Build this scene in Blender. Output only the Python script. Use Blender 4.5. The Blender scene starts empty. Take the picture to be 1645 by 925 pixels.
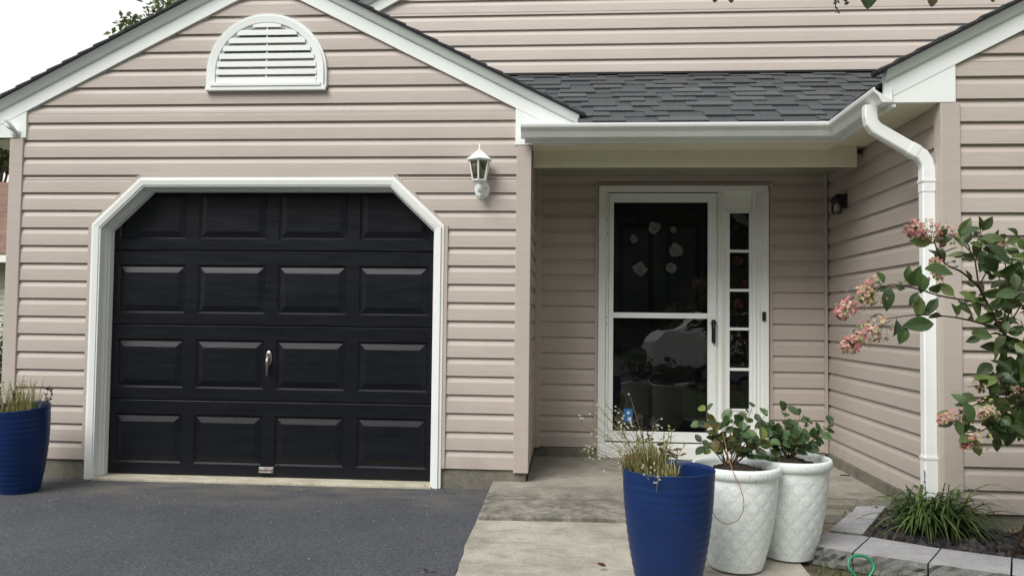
import bpy, bmesh, math, random
from mathutils import Vector, Matrix
random.seed(11)
R = math.radians
sc = bpy.context.scene
col = sc.collection
PI = math.pi

# ------------------------------------------------------------------ camera
F_PX, YAW, PITCH, ROLL = 1270.5, .07014, .03801, .01135
CAM = Vector((0, -5.45, 1.16))
IW, IH = 1645.0, 925.0
_f = Vector((-math.sin(YAW)*math.cos(PITCH), math.cos(YAW)*math.cos(PITCH), math.sin(PITCH)))
_r = Vector((math.cos(YAW), math.sin(YAW), 0))
_u = _r.cross(_f)
_c, _s = math.cos(ROLL), math.sin(ROLL)
_r, _u = _r*_c + _u*_s, -_r*_s + _u*_c
def ray(px, py):
    return _f + _r*((px-IW/2)/F_PX) + _u*((IH/2-py)/F_PX)
def P(px, py, Y):
    d = ray(px, py)
    return CAM + d*((Y-CAM.y)/d.y)
def G(px, py, z):
    d = ray(px, py)
    return CAM + d*((z-CAM.z)/d.z)
cd = bpy.data.cameras.new('camera'); cam = bpy.data.objects.new('camera', cd); col.objects.link(cam)
M3 = Matrix((_r, _u, -_f)).transposed()
cam.matrix_world = Matrix.Translation(CAM) @ M3.to_4x4()
cd.sensor_width = 36; cd.sensor_fit = 'HORIZONTAL'; cd.lens = F_PX/IW*36
cd.clip_end = 2000; cd.clip_start = .05
sc.camera = cam

# ------------------------------------------------------------------ materials
def nt(name):
    m = bpy.data.materials.new(name); m.use_nodes = True
    t = m.node_tree
    return m, t, t.nodes['Principled BSDF']
def N(t, typ, **kw):
    n = t.nodes.new(typ)
    for k, v in kw.items():
        if k in n.inputs: n.inputs[k].default_value = v
        else: setattr(n, k, v)
    return n
def L(t, a, b): t.links.new(a, b)
def c4(c): return (c[0], c[1], c[2], 1)
def mix(t, fac, a, b, mode='MIX'):
    n = t.nodes.new('ShaderNodeMix'); n.data_type = 'RGBA'; n.blend_type = mode
    def put(sock, v):
        if isinstance(v, (tuple, list)): sock.default_value = c4(v)
        elif isinstance(v, (int, float)): sock.default_value = v
        else: t.links.new(v, sock)
    put(n.inputs[0], fac); put(n.inputs[6], a); put(n.inputs[7], b)
    return n.outputs[2]
def ramp(t, src, stops):
    r = t.nodes.new('ShaderNodeValToRGB')
    e = r.color_ramp.elements
    while len(e) < len(stops): e.new(.5)
    for i, (p, c) in enumerate(stops):
        e[i].position = p
        e[i].color = c4(c) if isinstance(c, (tuple, list)) else (c, c, c, 1)
    t.links.new(src, r.inputs[0]); return r.outputs[0]
def noise(t, scale, detail=4, rough=.55, stretch=None, dist=0):
    tc = t.nodes.new('ShaderNodeTexCoord'); v = tc.outputs['Object']
    if stretch:
        mp = t.nodes.new('ShaderNodeMapping'); mp.inputs['Scale'].default_value = stretch
        t.links.new(v, mp.inputs[0]); v = mp.outputs[0]
    n = N(t, 'ShaderNodeTexNoise', Scale=scale, Detail=detail, Roughness=rough, Distortion=dist)
    t.links.new(v, n.inputs['Vector']); return n.outputs[0]
def bump(t, b, src, strength, dist=.01):
    n = N(t, 'ShaderNodeBump', Strength=strength, Distance=dist)
    t.links.new(src, n.inputs['Height']); t.links.new(n.outputs[0], b.inputs['Normal']); return n
def simple(name, c, rough=.5, var=.08, scale=6, bm=0, bscale=60, metal=0, spec=.5, stretch=None):
    m, t, b = nt(name)
    d = tuple(x*(1-var) for x in c); e = tuple(min(1, x*(1+var)) for x in c)
    L(t, mix(t, ramp(t, noise(t, scale, stretch=stretch), [(.3, 0.), (.7, 1.)]), d, e), b.inputs['Base Color'])
    b.inputs['Roughness'].default_value = rough; b.inputs['Metallic'].default_value = metal
    b.inputs['Specular IOR Level'].default_value = spec
    if bm: bump(t, b, noise(t, bscale, 3), bm, .004)
    return m
M = {}
def siding_mat(name, c):
    m, t, b = nt(name)
    n1 = noise(t, 1.3, 3, .5); n2 = noise(t, 5, 4, .6, (1, 1, 7)); n3 = noise(t, 2.2, 5, .65, (1.6, 1.6, .5))
    x = mix(t, ramp(t, n1, [(.3, 0.), (.7, 1.)]), tuple(v*.95 for v in c), tuple(v*1.03 for v in c))
    x = mix(t, ramp(t, n2, [(.35, 0.), (.7, .45)]), x, (c[0]*.98, c[1]*.94, c[2]*.93))
    x = mix(t, ramp(t, n3, [(.52, 0.), (.8, .22)]), x, (c[0]*.7, c[1]*.72, c[2]*.68))
    # old dirt near the ground
    tc = t.nodes.new('ShaderNodeTexCoord'); sp = t.nodes.new('ShaderNodeSeparateXYZ'); L(t, tc.outputs['Object'], sp.inputs[0])
    low = ramp(t, sp.outputs[2], [(.1, .35), (.45, 0.)])
    ml = N(t, 'ShaderNodeMath', operation='MULTIPLY'); L(t, low, ml.inputs[0]); L(t, ramp(t, noise(t, 9, 5), [(.4, .1), (.7, 1.)]), ml.inputs[1])
    x = mix(t, ml.outputs[0], x, (c[0]*.6, c[1]*.6, c[2]*.55))
    L(t, x, b.inputs['Base Color'])
    b.inputs['Roughness'].default_value = .48; b.inputs['Specular IOR Level'].default_value = .4
    mx = N(t, 'ShaderNodeMath', operation='MULTIPLY_ADD'); L(t, noise(t, 2.5, 2, .5, (1, 1, 3)), mx.inputs[0]); mx.inputs[1].default_value = 3; L(t, noise(t, 40, 3, .6, (.2, .2, 3)), mx.inputs[2])
    bump(t, b, mx.outputs[0], .12, .01)
    return m
M['siding'] = siding_mat('vinyl_siding', (.505, .447, .402))
M['siding_lit'] = siding_mat('lit_vinyl_siding', (.585, .525, .475))  # lighter copy of the siding: brighter light on the upper wall put into the colour
M['white'] = simple('white_paint', (.86, .90, .88), .42, .04, 3, .05, 30)
def white_dirty():
    m, t, b = nt('weathered_white_trim')
    x = mix(t, ramp(t, noise(t, 4, 6, .65, (1, 1, .35)), [(.50, 0.), (.85, .3)]), (.85, .88, .855), (.62, .62, .55))
    x = mix(t, ramp(t, noise(t, 45, 3), [(.62, 0.), (.75, .25)]), x, (.4, .38, .3))
    L(t, x, b.inputs['Base Color']); b.inputs['Roughness'].default_value = .45
    bump(t, b, noise(t, 14, 3), .08, .004); return m
M['white_old'] = white_dirty()
M['alum'] = simple('white_aluminium', (.80, .83, .81), .36, .06, 5, .04, 12)
M['soffit'] = simple('soffit_vinyl', (.78, .74, .60), .55, .05, 3)
M['ceiling'] = simple('low_bounce_ceiling', (.30, .29, .23), .7, .1, 3)  # unseen from the camera, coloured dark to cut light bounced into the porch
def concrete(name, c, stain, amount=.75, band=None):
    m, t, b = nt(name)
    x = mix(t, ramp(t, noise(t, 2.1, 6, .68, dist=.4), [(.40, 0.), (.68, amount)]), c, stain)
    x = mix(t, ramp(t, noise(t, 7, 5, .7), [(.42, 0.), (.78, .5)]), x, tuple(v*1.35 for v in c))
    x = mix(t, ramp(t, noise(t, 3.3, 7, .72, (1, 2, 1), .8), [(.50, 0.), (.64, .55)]), x, tuple(v*.85 for v in stain))
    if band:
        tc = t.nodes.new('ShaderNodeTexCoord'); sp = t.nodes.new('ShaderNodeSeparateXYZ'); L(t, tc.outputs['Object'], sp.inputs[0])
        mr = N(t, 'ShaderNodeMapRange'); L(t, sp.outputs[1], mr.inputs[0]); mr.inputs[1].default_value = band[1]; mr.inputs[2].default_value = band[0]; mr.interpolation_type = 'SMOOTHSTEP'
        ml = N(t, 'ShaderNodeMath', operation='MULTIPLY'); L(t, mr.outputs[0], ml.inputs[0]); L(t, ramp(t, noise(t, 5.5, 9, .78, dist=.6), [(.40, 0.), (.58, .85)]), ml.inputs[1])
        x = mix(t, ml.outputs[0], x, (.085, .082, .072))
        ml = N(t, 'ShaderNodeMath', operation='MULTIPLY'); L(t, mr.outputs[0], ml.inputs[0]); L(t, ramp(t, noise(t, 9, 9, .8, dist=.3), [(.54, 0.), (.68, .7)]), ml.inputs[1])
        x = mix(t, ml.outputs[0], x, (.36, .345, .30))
    x = mix(t, ramp(t, noise(t, 160, 2), [(.35, .45), (.5, 0.)]), x, tuple(v*.35 for v in c))
    x = mix(t, ramp(t, noise(t, 95, 3), [(.62, 0.), (.75, .5)]), x, tuple(min(.7, v*1.6) for v in c))
    L(t, x, b.inputs['Base Color']); b.inputs['Roughness'].default_value = .92; b.inputs['Specular IOR Level'].default_value = .25
    mx = N(t, 'ShaderNodeMath', operation='MULTIPLY_ADD'); L(t, noise(t, 6, 5), mx.inputs[0]); mx.inputs[1].default_value = 1.5; L(t, noise(t, 120, 3), mx.inputs[2])
    bump(t, b, mx.outputs[0], .35, .006); return m
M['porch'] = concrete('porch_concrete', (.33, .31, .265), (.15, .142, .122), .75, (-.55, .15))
M['walk'] = concrete('walk_concrete', (.40, .378, .32), (.19, .18, .155), .75)
M['found'] = concrete('foundation_concrete', (.22, .205, .165), (.09, .085, .07), .8)
M['block'] = concrete('paver_concrete', (.34, .34, .35), (.23, .23, .235), .6)
M['blockface'] = concrete('split_face_concrete', (.22, .22, .21), (.10, .10, .09), .7)
M['sill'] = concrete('threshold_concrete', (.52, .49, .39), (.30, .27, .2), .7)
def asphalt():
    m, t, b = nt('asphalt')
    x = mix(t, ramp(t, noise(t, 1.3, 7, .68, (1, .7, 1)), [(.34, 0.), (.66, 1.)]), (.055, .062, .076), (.082, .090, .107))
    x = mix(t, ramp(t, noise(t, 130, 2), [(.36, .6), (.48, 0.)]), x, (.024, .025, .03))
    x = mix(t, ramp(t, noise(t, 62, 3, .7), [(.42, .55), (.52, 0.)]), x, (.026, .028, .034))
    x = mix(t, ramp(t, noise(t, 75, 3, .7), [(.55, 0.), (.66, .45)]), x, (.13, .135, .14))
    x = mix(t, ramp(t, noise(t, 170, 2), [(.60, 0.), (.72, .5)]), x, (.16, .16, .165))
    # pale dust along the wall
    tc = t.nodes.new('ShaderNodeTexCoord'); sp = t.nodes.new('ShaderNodeSeparateXYZ'); L(t, tc.outputs['Object'], sp.inputs[0])
    mr = N(t, 'ShaderNodeMapRange'); L(t, sp.outputs[1], mr.inputs[0]); mr.inputs[1].default_value = -.75; mr.inputs[2].default_value = -.1
    ml = N(t, 'ShaderNodeMath', operation='MULTIPLY'); L(t, mr.outputs[0], ml.inputs[0]); L(t, ramp(t, noise(t, 2.6, 5, .65, (.6, 1.6, 1)), [(.40, 0.), (.66, 1.)]), ml.inputs[1])
    x = mix(t, ml.outputs[0], x, (.15, .135, .11))
    L(t, x, b.inputs['Base Color']); b.inputs['Roughness'].default_value = .8; b.inputs['Specular IOR Level'].default_value = .35
    mx = N(t, 'ShaderNodeMath', operation='MULTIPLY_ADD'); L(t, noise(t, 5, 3), mx.inputs[0]); mx.inputs[1].default_value = 1.5; L(t, noise(t, 85, 4), mx.inputs[2])
    bump(t, b, mx.outputs[0], .6, .008); return m
M['asphalt'] = asphalt()
def door_black():
    m, t, b = nt('black_door_paint')
    x = mix(t, ramp(t, noise(t, 3, 4, .6, (1, 1, 4)), [(.3, 0.), (.7, 1.)]), (.0038, .0048, .0076), (.0068, .0084, .0128))
    L(t, x, b.inputs['Base Color'])
    L(t, ramp(t, noise(t, 6, 5, .7, (.6, 1, 5)), [(.3, .30), (.7, .44)]), b.inputs['Roughness'])
    b.inputs['Specular IOR Level'].default_value = .34
    mx = N(t, 'ShaderNodeMath', operation='MULTIPLY_ADD'); L(t, noise(t, 2.2, 3), mx.inputs[0]); mx.inputs[1].default_value = 3.; L(t, noise(t, 28, 5, .7, (.25, 1, 6)), mx.inputs[2])
    bump(t, b, mx.outputs[0], .10, .01); return m
M['black'] = door_black()
M['dark'] = simple('dark_metal', (.012, .011, .011), .4, .1)
M['chrome'] = simple('chrome', (.42, .38, .34), .3, .1, 20, metal=1)
M['steel'] = simple('worn_steel', (.42, .38, .36), .35, .25, 40, metal=.9)
M['interior'] = simple('dark_interior', (.012, .013, .014), .7, .2)
M['frontdoor'] = simple('dark_front_door', (.010, .012, .013), .5, .2)
def attr_mat(name, rough=.6, transl=0, spec=.3, nscale=30, nvar=.25, bm=0):
    m, t, b = nt(name)
    a = t.nodes.new('ShaderNodeAttribute'); a.attribute_name = 'Col'
    x = mix(t, ramp(t, noise(t, nscale, 4, .65), [(.3, 0.), (.75, nvar)]), a.outputs[0], (.0, .0, .0))
    L(t, x, b.inputs['Base Color']); b.inputs['Roughness'].default_value = rough; b.inputs['Specular IOR Level'].default_value = spec
    if transl and rough < .5: L(t, ramp(t, noise(t, 18, 3), [(.35, rough-.1), (.65, rough+.15)]), b.inputs['Roughness'])
    if bm: bump(t, b, noise(t, nscale*3, 3), bm, .004)
    if transl:
        tr = t.nodes.new('ShaderNodeBsdfTranslucent'); L(t, mix(t, .5, x, (.12, .16, .02)), tr.inputs[0])
        ms = t.nodes.new('ShaderNodeMixShader'); ms.inputs[0].default_value = transl
        out = t.nodes['Material Output']; L(t, b.outputs[0], ms.inputs[1]); L(t, tr.outputs[0], ms.inputs[2]); L(t, ms.outputs[0], out.inputs[0])
    return m
M['leaf'] = attr_mat('leaf', .42, .26, .4, 32, .35)
M['petal'] = attr_mat('petal', .7, .25, .2, 40, .15)
M['shingle'] = attr_mat('shingle', .9, 0, .25, 70, .55, .5)
M['stem'] = attr_mat('stem', .7, 0, .2, 40, .3)
M['mulch'] = attr_mat('mulch', .85, 0, .3, 60, .4, .4)
def soil():
    m, t, b = nt('potting_soil')
    x = mix(t, ramp(t, noise(t, 45, 5, .7), [(.35, 0.), (.7, 1.)]), (.012, .009, .006), (.06, .042, .028))
    L(t, x, b.inputs['Base Color']); b.inputs['Roughness'].default_value = .95
    bump(t, b, noise(t, 60, 5, .7), .9, .02); return m
M['soil'] = soil()
def blue():
    m, t, b = nt('blue_plastic')
    x = mix(t, ramp(t, noise(t, 4, 4), [(.3, 0.), (.7, 1.)]), (.004, .0205, .092), (.006, .027, .115))
    x = mix(t, ramp(t, noise(t, 60, 4, .7), [(.6, 0.), (.8, .25)]), x, (.05, .08, .17))
    L(t, x, b.inputs['Base Color']); b.inputs['Roughness'].default_value = .45; b.inputs['Specular IOR Level'].default_value = .3; return m
M['blue'] = blue()
def white_pot():
    m, t, b = nt('speckled_white_resin')
    x = mix(t, ramp(t, noise(t, 6, 4), [(.3, 0.), (.7, 1.)]), (.80, .86, .84), (.86, .91, .89))
    x = mix(t, ramp(t, noise(t, 14, 5, .7), [(.4, 0.), (.7, .4)]), x, (.66, .74, .75))
    x = mix(t, ramp(t, noise(t, 150, 3, .7), [(.52, 0.), (.66, .6)]), x, (.30, .38, .41))
    a = t.nodes.new('ShaderNodeAttribute'); a.attribute_name = 'Col'
    x = mix(t, 1., x, a.outputs[0], 'MULTIPLY')
    L(t, x, b.inputs['Base Color']); b.inputs['Roughness'].default_value = .45; return m
M['whitepot'] = white_pot()
def glass_pane(name, tint, gl, ior=1.75):
    m = bpy.data.materials.new(name); m.use_nodes = True; t = m.node_tree; t.nodes.clear()
    out = t.nodes.new('ShaderNodeOutputMaterial'); ms = t.nodes.new('ShaderNodeMixShader'); fr = N(t, 'ShaderNodeFresnel', IOR=ior)
    tr = t.nodes.new('ShaderNodeBsdfTransparent'); tr.inputs[0].default_value = c4(tint)
    g = t.nodes.new('ShaderNodeBsdfGlossy'); g.inputs['Roughness'].default_value = gl
    bn = N(t, 'ShaderNodeBump', Strength=.12, Distance=.02); L(t, noise(t, 3.5, 2, .5), bn.inputs['Height']); L(t, bn.outputs[0], g.inputs['Normal'])
    L(t, fr.outputs[0], ms.inputs[0]); L(t, tr.outputs[0], ms.inputs[1]); L(t, g.outputs[0], ms.inputs[2]); L(t, ms.outputs[0], out.inputs[0])
    return m
M['glass'] = glass_pane('door_glass', (.80, .84, .84), .0)
M['lampglass'] = glass_pane('lantern_glass', (.62, .6, .52), .15, 1.5)
M['sticker'] = simple('blue_sticker', (.03, .17, .42), .5, .1)
M['sticker_white'] = simple('sticker_white', (.7, .75, .8), .5, .1)
M['green'] = simple('green_coated_steel', (.012, .22, .10), .35, .1)
M['wire'] = simple('orange_runner', (.32, .12, .05), .6, .2, 20)
M['clay'] = simple('brown_clay', (.16, .10, .05), .8, .2)
M['roofbrown'] = simple('brown_shingles', (.17, .10, .075), .9, .35, 4, .4, 40, stretch=(1, 1, 5))
M['palesiding'] = simple('pale_siding', (.58, .58, .49), .6, .06)
def lawn():
    m, t, b = nt('lawn')
    x = mix(t, ramp(t, noise(t, 3, 6, .7), [(.3, 0.), (.7, 1.)]), (.035, .07, .018), (.085, .12, .035))
    L(t, x, b.inputs['Base Color']); b.inputs['Roughness'].default_value = .95; bump(t, b, noise(t, 60, 4), .8, .03); return m
M['lawn'] = lawn()
def earth():
    m, t, b = nt('earth')
    x = mix(t, ramp(t, noise(t, 8, 6, .7), [(.3, 0.), (.7, 1.)]), (.07, .06, .04), (.2, .17, .12))
    x = mix(t, ramp(t, noise(t, 4, 4), [(.5, 0.), (.65, .6)]), x, (.05, .075, .02))
    L(t, x, b.inputs['Base Color']); b.inputs['Roughness'].default_value = .95; bump(t, b, noise(t, 50, 5, .7), .9, .02); return m
M['earth'] = earth()
M['bark'] = simple('bark', (.09, .07, .05), .9, .35, 20, .6, 40)

# ------------------------------------------------------------------ mesh builder
class MB:
    def __init__(s): s.v = []; s.f = []; s.m = []; s.c = []
    def vert(s, p): s.v.append(tuple(p)); return len(s.v)-1
    def face(s, pts, m=0, c=(1, 1, 1)):
        i = [s.vert(p) for p in pts]; s.f.append(i); s.m.append(m); s.c.append(c)
    def idx(s, i, m=0, c=(1, 1, 1)): s.f.append(list(i)); s.m.append(m); s.c.append(c)
    def box(s, x0, x1, y0, y1, z0, z1, m=0, c=(1, 1, 1)):
        b = len(s.v)
        for z in (z0, z1):
            for x, y in ((x0, y0), (x1, y0), (x1, y1), (x0, y1)): s.vert((x, y, z))
        for q in ((3, 2, 1, 0), (4, 5, 6, 7), (0, 1, 5, 4), (1, 2, 6, 5), (2, 3, 7, 6), (3, 0, 4, 7)): s.idx([b+i for i in q], m, c)
        return s
    def hexa(s, bottom, top, m=0, c=(1, 1, 1)):
        n = len(bottom); b = len(s.v)
        for p in bottom: s.vert(p)
        for p in top: s.vert(p)
        s.idx([b+i for i in range(n)][::-1], m, c); s.idx([b+n+i for i in range(n)], m, c)
        for i in range(n):
            j = (i+1) % n; s.idx([b+i, b+j, b+n+j, b+n+i], m, c)
        return s
    def prism_y(s, poly, y0, y1, m=0, c=(1, 1, 1)):
        return s.hexa([(x, y0, z) for x, z in poly], [(x, y1, z) for x, z in poly], m, c)
    def prism_x(s, poly, x0, x1, m=0, c=(1, 1, 1)):
        return s.hexa([(x0, y, z) for y, z in poly], [(x1, y, z) for y, z in poly], m, c)
    def sweep(s, rings, closed=True, caps=True, m=0, c=(1, 1, 1)):
        n = len(rings[0]); b = len(s.v)
        for r in rings:
            for p in r: s.vert(p)
        for k in range(len(rings)-1):
            for i in range(n if closed else n-1):
                j = (i+1) % n
                s.idx([b+k*n+i, b+k*n+j, b+(k+1)*n+j, b+(k+1)*n+i], m, c)
        if caps and closed:
            s.idx([b+i for i in range(n)][::-1], m, c); s.idx([b+(len(rings)-1)*n+i for i in range(n)], m, c)
        return s
    def tube(s, pts, r, seg=6, m=0, c=(1, 1, 1), sx=1., sy=1.):
        pts = [Vector(p) for p in pts]; rings = []; up = None
        for i, p in enumerate(pts):
            d = (pts[min(i+1, len(pts)-1)]-pts[max(i-1, 0)]).normalized()
            if up is None:
                up = Vector((0, 0, 1)) if abs(d.z) < .9 else Vector((0, 1, 0))
            a = d.cross(up).normalized(); up = a.cross(d).normalized()
            rr = r[i] if isinstance(r, (list, tuple)) else r
            rings.append([p + a*(rr*sx*math.cos(2*PI*k/seg)) + up*(rr*sy*math.sin(2*PI*k/seg)) for k in range(seg)])
        return s.sweep(rings, True, True, m, c)
    def lathe(s, prof, seg=32, center=(0, 0, 0), m=0, c=(1, 1, 1), fn=None, cfn=None, caps=False):
        b = len(s.v); cx, cy, cz = center
        for k, (r, z) in enumerate(prof):
            for i in range(seg):
                a = 2*PI*i/seg; rr = r + (fn(a, k, z) if fn else 0)
                s.vert((cx+rr*math.cos(a), cy+rr*math.sin(a), cz+z))
        for k in range(len(prof)-1):
            for i in range(seg):
                j = (i+1) % seg
                s.idx([b+k*seg+i, b+k*seg+j, b+(k+1)*seg+j, b+(k+1)*seg+i], m, cfn((i+.5)/seg*2*PI, k) if cfn else c)
        if caps:
            s.idx([b+i for i in range(seg)][::-1], m, c); s.idx([b+(len(prof)-1)*seg+i for i in range(seg)], m, c)
        return s
    def leaf(s, p, d, n, ln, w, c, droop=.25, fold=.18, m=0, shape=((0, .06), (.18, .62), (.42, 1.), (.7, .8), (.9, .33), (1, .03))):
        p = Vector(p); d = Vector(d).normalized(); n = Vector(n); n = (n - d*n.dot(d))
        if n.length < 1e-4: n = d.orthogonal()
        n.normalize(); sd = d.cross(n); b = len(s.v)
        for t, q in shape:
            mid = p + d*(ln*t) - n*(droop*ln*t*t); h = w*.5*q
            e = n*(fold*h*2)
            s.vert(mid - sd*h + e); s.vert(mid); s.vert(mid + sd*h + e)
        for k in range(len(shape)-1):
            a = b+3*k
            s.idx([a, a+1, a+4, a+3], m, c); s.idx([a+1, a+2, a+5, a+4], m, c)
    def build(s, name, mats, parent=None, smooth=False, recalc=True, loc=None):
        me = bpy.data.meshes.new(name)
        off = Vector(loc) if loc is not None else Vector((0, 0, 0))
        me.from_pydata([tuple(Vector(p)-off) for p in s.v], [], s.f)
        if not isinstance(mats, (list, tuple)): mats = [mats]
        for mm in mats: me.materials.append(mm)
        me.polygons.foreach_set('material_index', s.m)
        if recalc:
            bm = bmesh.new(); bm.from_mesh(me); bmesh.ops.recalc_face_normals(bm, faces=bm.faces[:]); bm.to_mesh(me); bm.free()
        at = me.attributes.new('Col', 'FLOAT_COLOR', 'CORNER'); buf = []
        for p, c in zip(me.polygons, s.c): buf += [c[0], c[1], c[2], 1]*p.loop_total
        at.data.foreach_set('color', buf)
        if smooth: me.polygons.foreach_set('use_smooth', [True]*len(me.polygons))
        me.update()
        o = bpy.data.objects.new(name, me); col.objects.link(o); o.location = off
        if parent: o.parent = parent
        return o
def bevel(o, w=.004, seg=2):
    b = o.modifiers.new('bevel', 'BEVEL'); b.width = w; b.segments = seg; b.limit_method = 'ANGLE'; b.angle_limit = R(40); b.harden_normals = False
    return o
def tag(o, label=None, cat=None, group=None, kind=None):
    if label: o['label'] = label
    if cat: o['category'] = cat
    if group: o['group'] = group
    if kind: o['kind'] = kind
    return o
def thing(name, label, cat, loc=(0, 0, 0), group=None, rot=None):
    o = bpy.data.objects.new(name, None); col.objects.link(o); o.location = loc; o.empty_display_size = .1
    if rot: o.rotation_euler = rot
    return tag(o, label, cat, group)
rnd = random.uniform
def jit(c, a=.15, b=None):
    k = 1+rnd(-a, a); return tuple(max(0, min(1, x*k*(1+rnd(-.06, .06)))) for x in c)

# ------------------------------------------------------------------ world + light
w = bpy.data.worlds.new('World'); sc.world = w; w.use_nodes = True; t = w.node_tree
sky = t.nodes.new('ShaderNodeTexSky'); sky.sky_type = 'NISHITA'; sky.sun_disc = False
SUN = Vector((-.46, -.66, .93)).normalized()
sky.sun_elevation = math.asin(SUN.z); sky.sun_rotation = math.atan2(SUN.x, SUN.y)
sky.air_density = 1.; sky.dust_density = 6.; sky.ozone_density = 1.
hs = t.nodes.new('ShaderNodeHueSaturation'); hs.inputs['Saturation'].default_value = .12
bg = t.nodes['Background']; bg.inputs[1].default_value = .15
L(t, sky.outputs[0], hs.inputs['Color'])
# overcast: cloud layer over the sky, dimmed behind the camera to darken the porch
tc = t.nodes.new('ShaderNodeTexCoord'); sp = t.nodes.new('ShaderNodeSeparateXYZ'); L(t, tc.outputs['Generated'], sp.inputs[0])
cl = t.nodes.new('ShaderNodeMapRange'); L(t, sp.outputs[2], cl.inputs[0]); cl.inputs[1].default_value = 0; cl.inputs[2].default_value = 1; cl.inputs[3].default_value = 6.9; cl.inputs[4].default_value = 6.0
nz = N(t, 'ShaderNodeTexNoise', Scale=2.2, Detail=4); L(t, tc.outputs['Generated'], nz.inputs['Vector'])
n2 = N(t, 'ShaderNodeMapRange'); L(t, nz.outputs[0], n2.inputs[0]); n2.inputs[1].default_value = .3; n2.inputs[2].default_value = .7; n2.inputs[3].default_value = .92; n2.inputs[4].default_value = 1.08
cm = N(t, 'ShaderNodeMath', operation='MULTIPLY'); L(t, cl.outputs[0], cm.inputs[0]); L(t, n2.outputs[0], cm.inputs[1])
ny = N(t, 'ShaderNodeMapRange'); L(t, sp.outputs[1], ny.inputs[0]); ny.inputs[1].default_value = -.6; ny.inputs[2].default_value = .6; ny.inputs[3].default_value = .74; ny.inputs[4].default_value = 1.12
cm2 = N(t, 'ShaderNodeMath', operation='MULTIPLY'); L(t, cm.outputs[0], cm2.inputs[0]); L(t, ny.outputs[0], cm2.inputs[1])
L(t, mix(t, .9, hs.outputs[0], cm2.outputs[0]), bg.inputs[0])
sd = bpy.data.lights.new('sun', 'SUN'); so = bpy.data.objects.new('sun', sd); col.objects.link(so)
sd.energy = 3.4; sd.angle = R(36); sd.color = (1, .97, .93)
so.rotation_euler = (-SUN).to_track_quat('-Z', 'Y').to_euler(); so.location = (-5, -8, 12)
sc.view_settings.view_transform = 'Standard'; sc.view_settings.look = 'None'; sc.view_settings.exposure = 0; sc.view_settings.gamma = 1

# ------------------------------------------------------------------ setting
def sheet(name, poly, z, mat, kind='structure', sub=0):
    b = MB(); b.face([(x, y, z(x, y) if callable(z) else z) for x, y in poly]); o = b.build(name, mat, recalc=False)
    if o.data.polygons[0].normal.z < 0: o.data.flip_normals()
    return tag(o, kind=kind)
sheet('ground', [(-400, -400), (400, -400), (400, 400), (-400, 400)], -.16, M['lawn'])
def drive_z(x, y): return -.012 + .018*min(y, 0) - (.018*0 if y > -8 else 0)
b = MB()
ys = [.06, -.4, -1, -2, -4, -7.8]; xs = [-5.6, -4.2, -3, -1.6, -.515]
for i in range(len(ys)-1):
    for j in range(len(xs)-1):
        b.face([(x, y, drive_z(x, y)) for x, y in ((xs[j], ys[i+1]), (xs[j+1], ys[i+1]), (xs[j+1], ys[i]), (xs[j], ys[i]))])
tag(b.build('driveway', M['asphalt'], recalc=False), kind='structure')
# street and the far verge behind the photographer
sheet('street', [(-80, -17), (80, -17), (80, -8.4), (-80, -8.4)], -.14, M['asphalt'])
# porch slab (one step up from the walk)
def slab_z(y): return .045 if y > 0 else .045+.015*y
b = MB()
n = 26; ex = [-.5 + i*(1.25/n) for i in range(n+1)]
random.seed(5)
fe = [(x, -.905 + .055*(x+.5)*.7 + rnd(-.006, .006)) for x in ex]
top = [(-.5, .0)] + [(-.27, .0), (-.27, 1.05), (2.12, 1.05), (2.12, -.22), (1.62, -.2), (.76, -.25)] + fe[::-1]
b.hexa([(x, y, -.12) for x, y in top], [(x, y, slab_z(y)) for x, y in top])
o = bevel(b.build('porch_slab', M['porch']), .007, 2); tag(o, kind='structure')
b = MB(); random.seed(6)
edge = [(-.512+rnd(-.008, .008), -.86-i*.12) for i in range(26)]
poly = edge + [(1.15, -4.2), (1.15, -.86), (-.5, -.86)]
b.hexa([(x, y, -.14) for x, y in poly], [(x, y, .004+.05*(y+.9)) for x, y in poly])
o = bevel(b.build('walkway', M['walk']), .006, 2); tag(o, kind='structure')
sheet('bare_ground', [(1.14, -2.6), (8, -2.6), (8, -.2), (1.14, -.2)], -.04, M['earth'])

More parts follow.
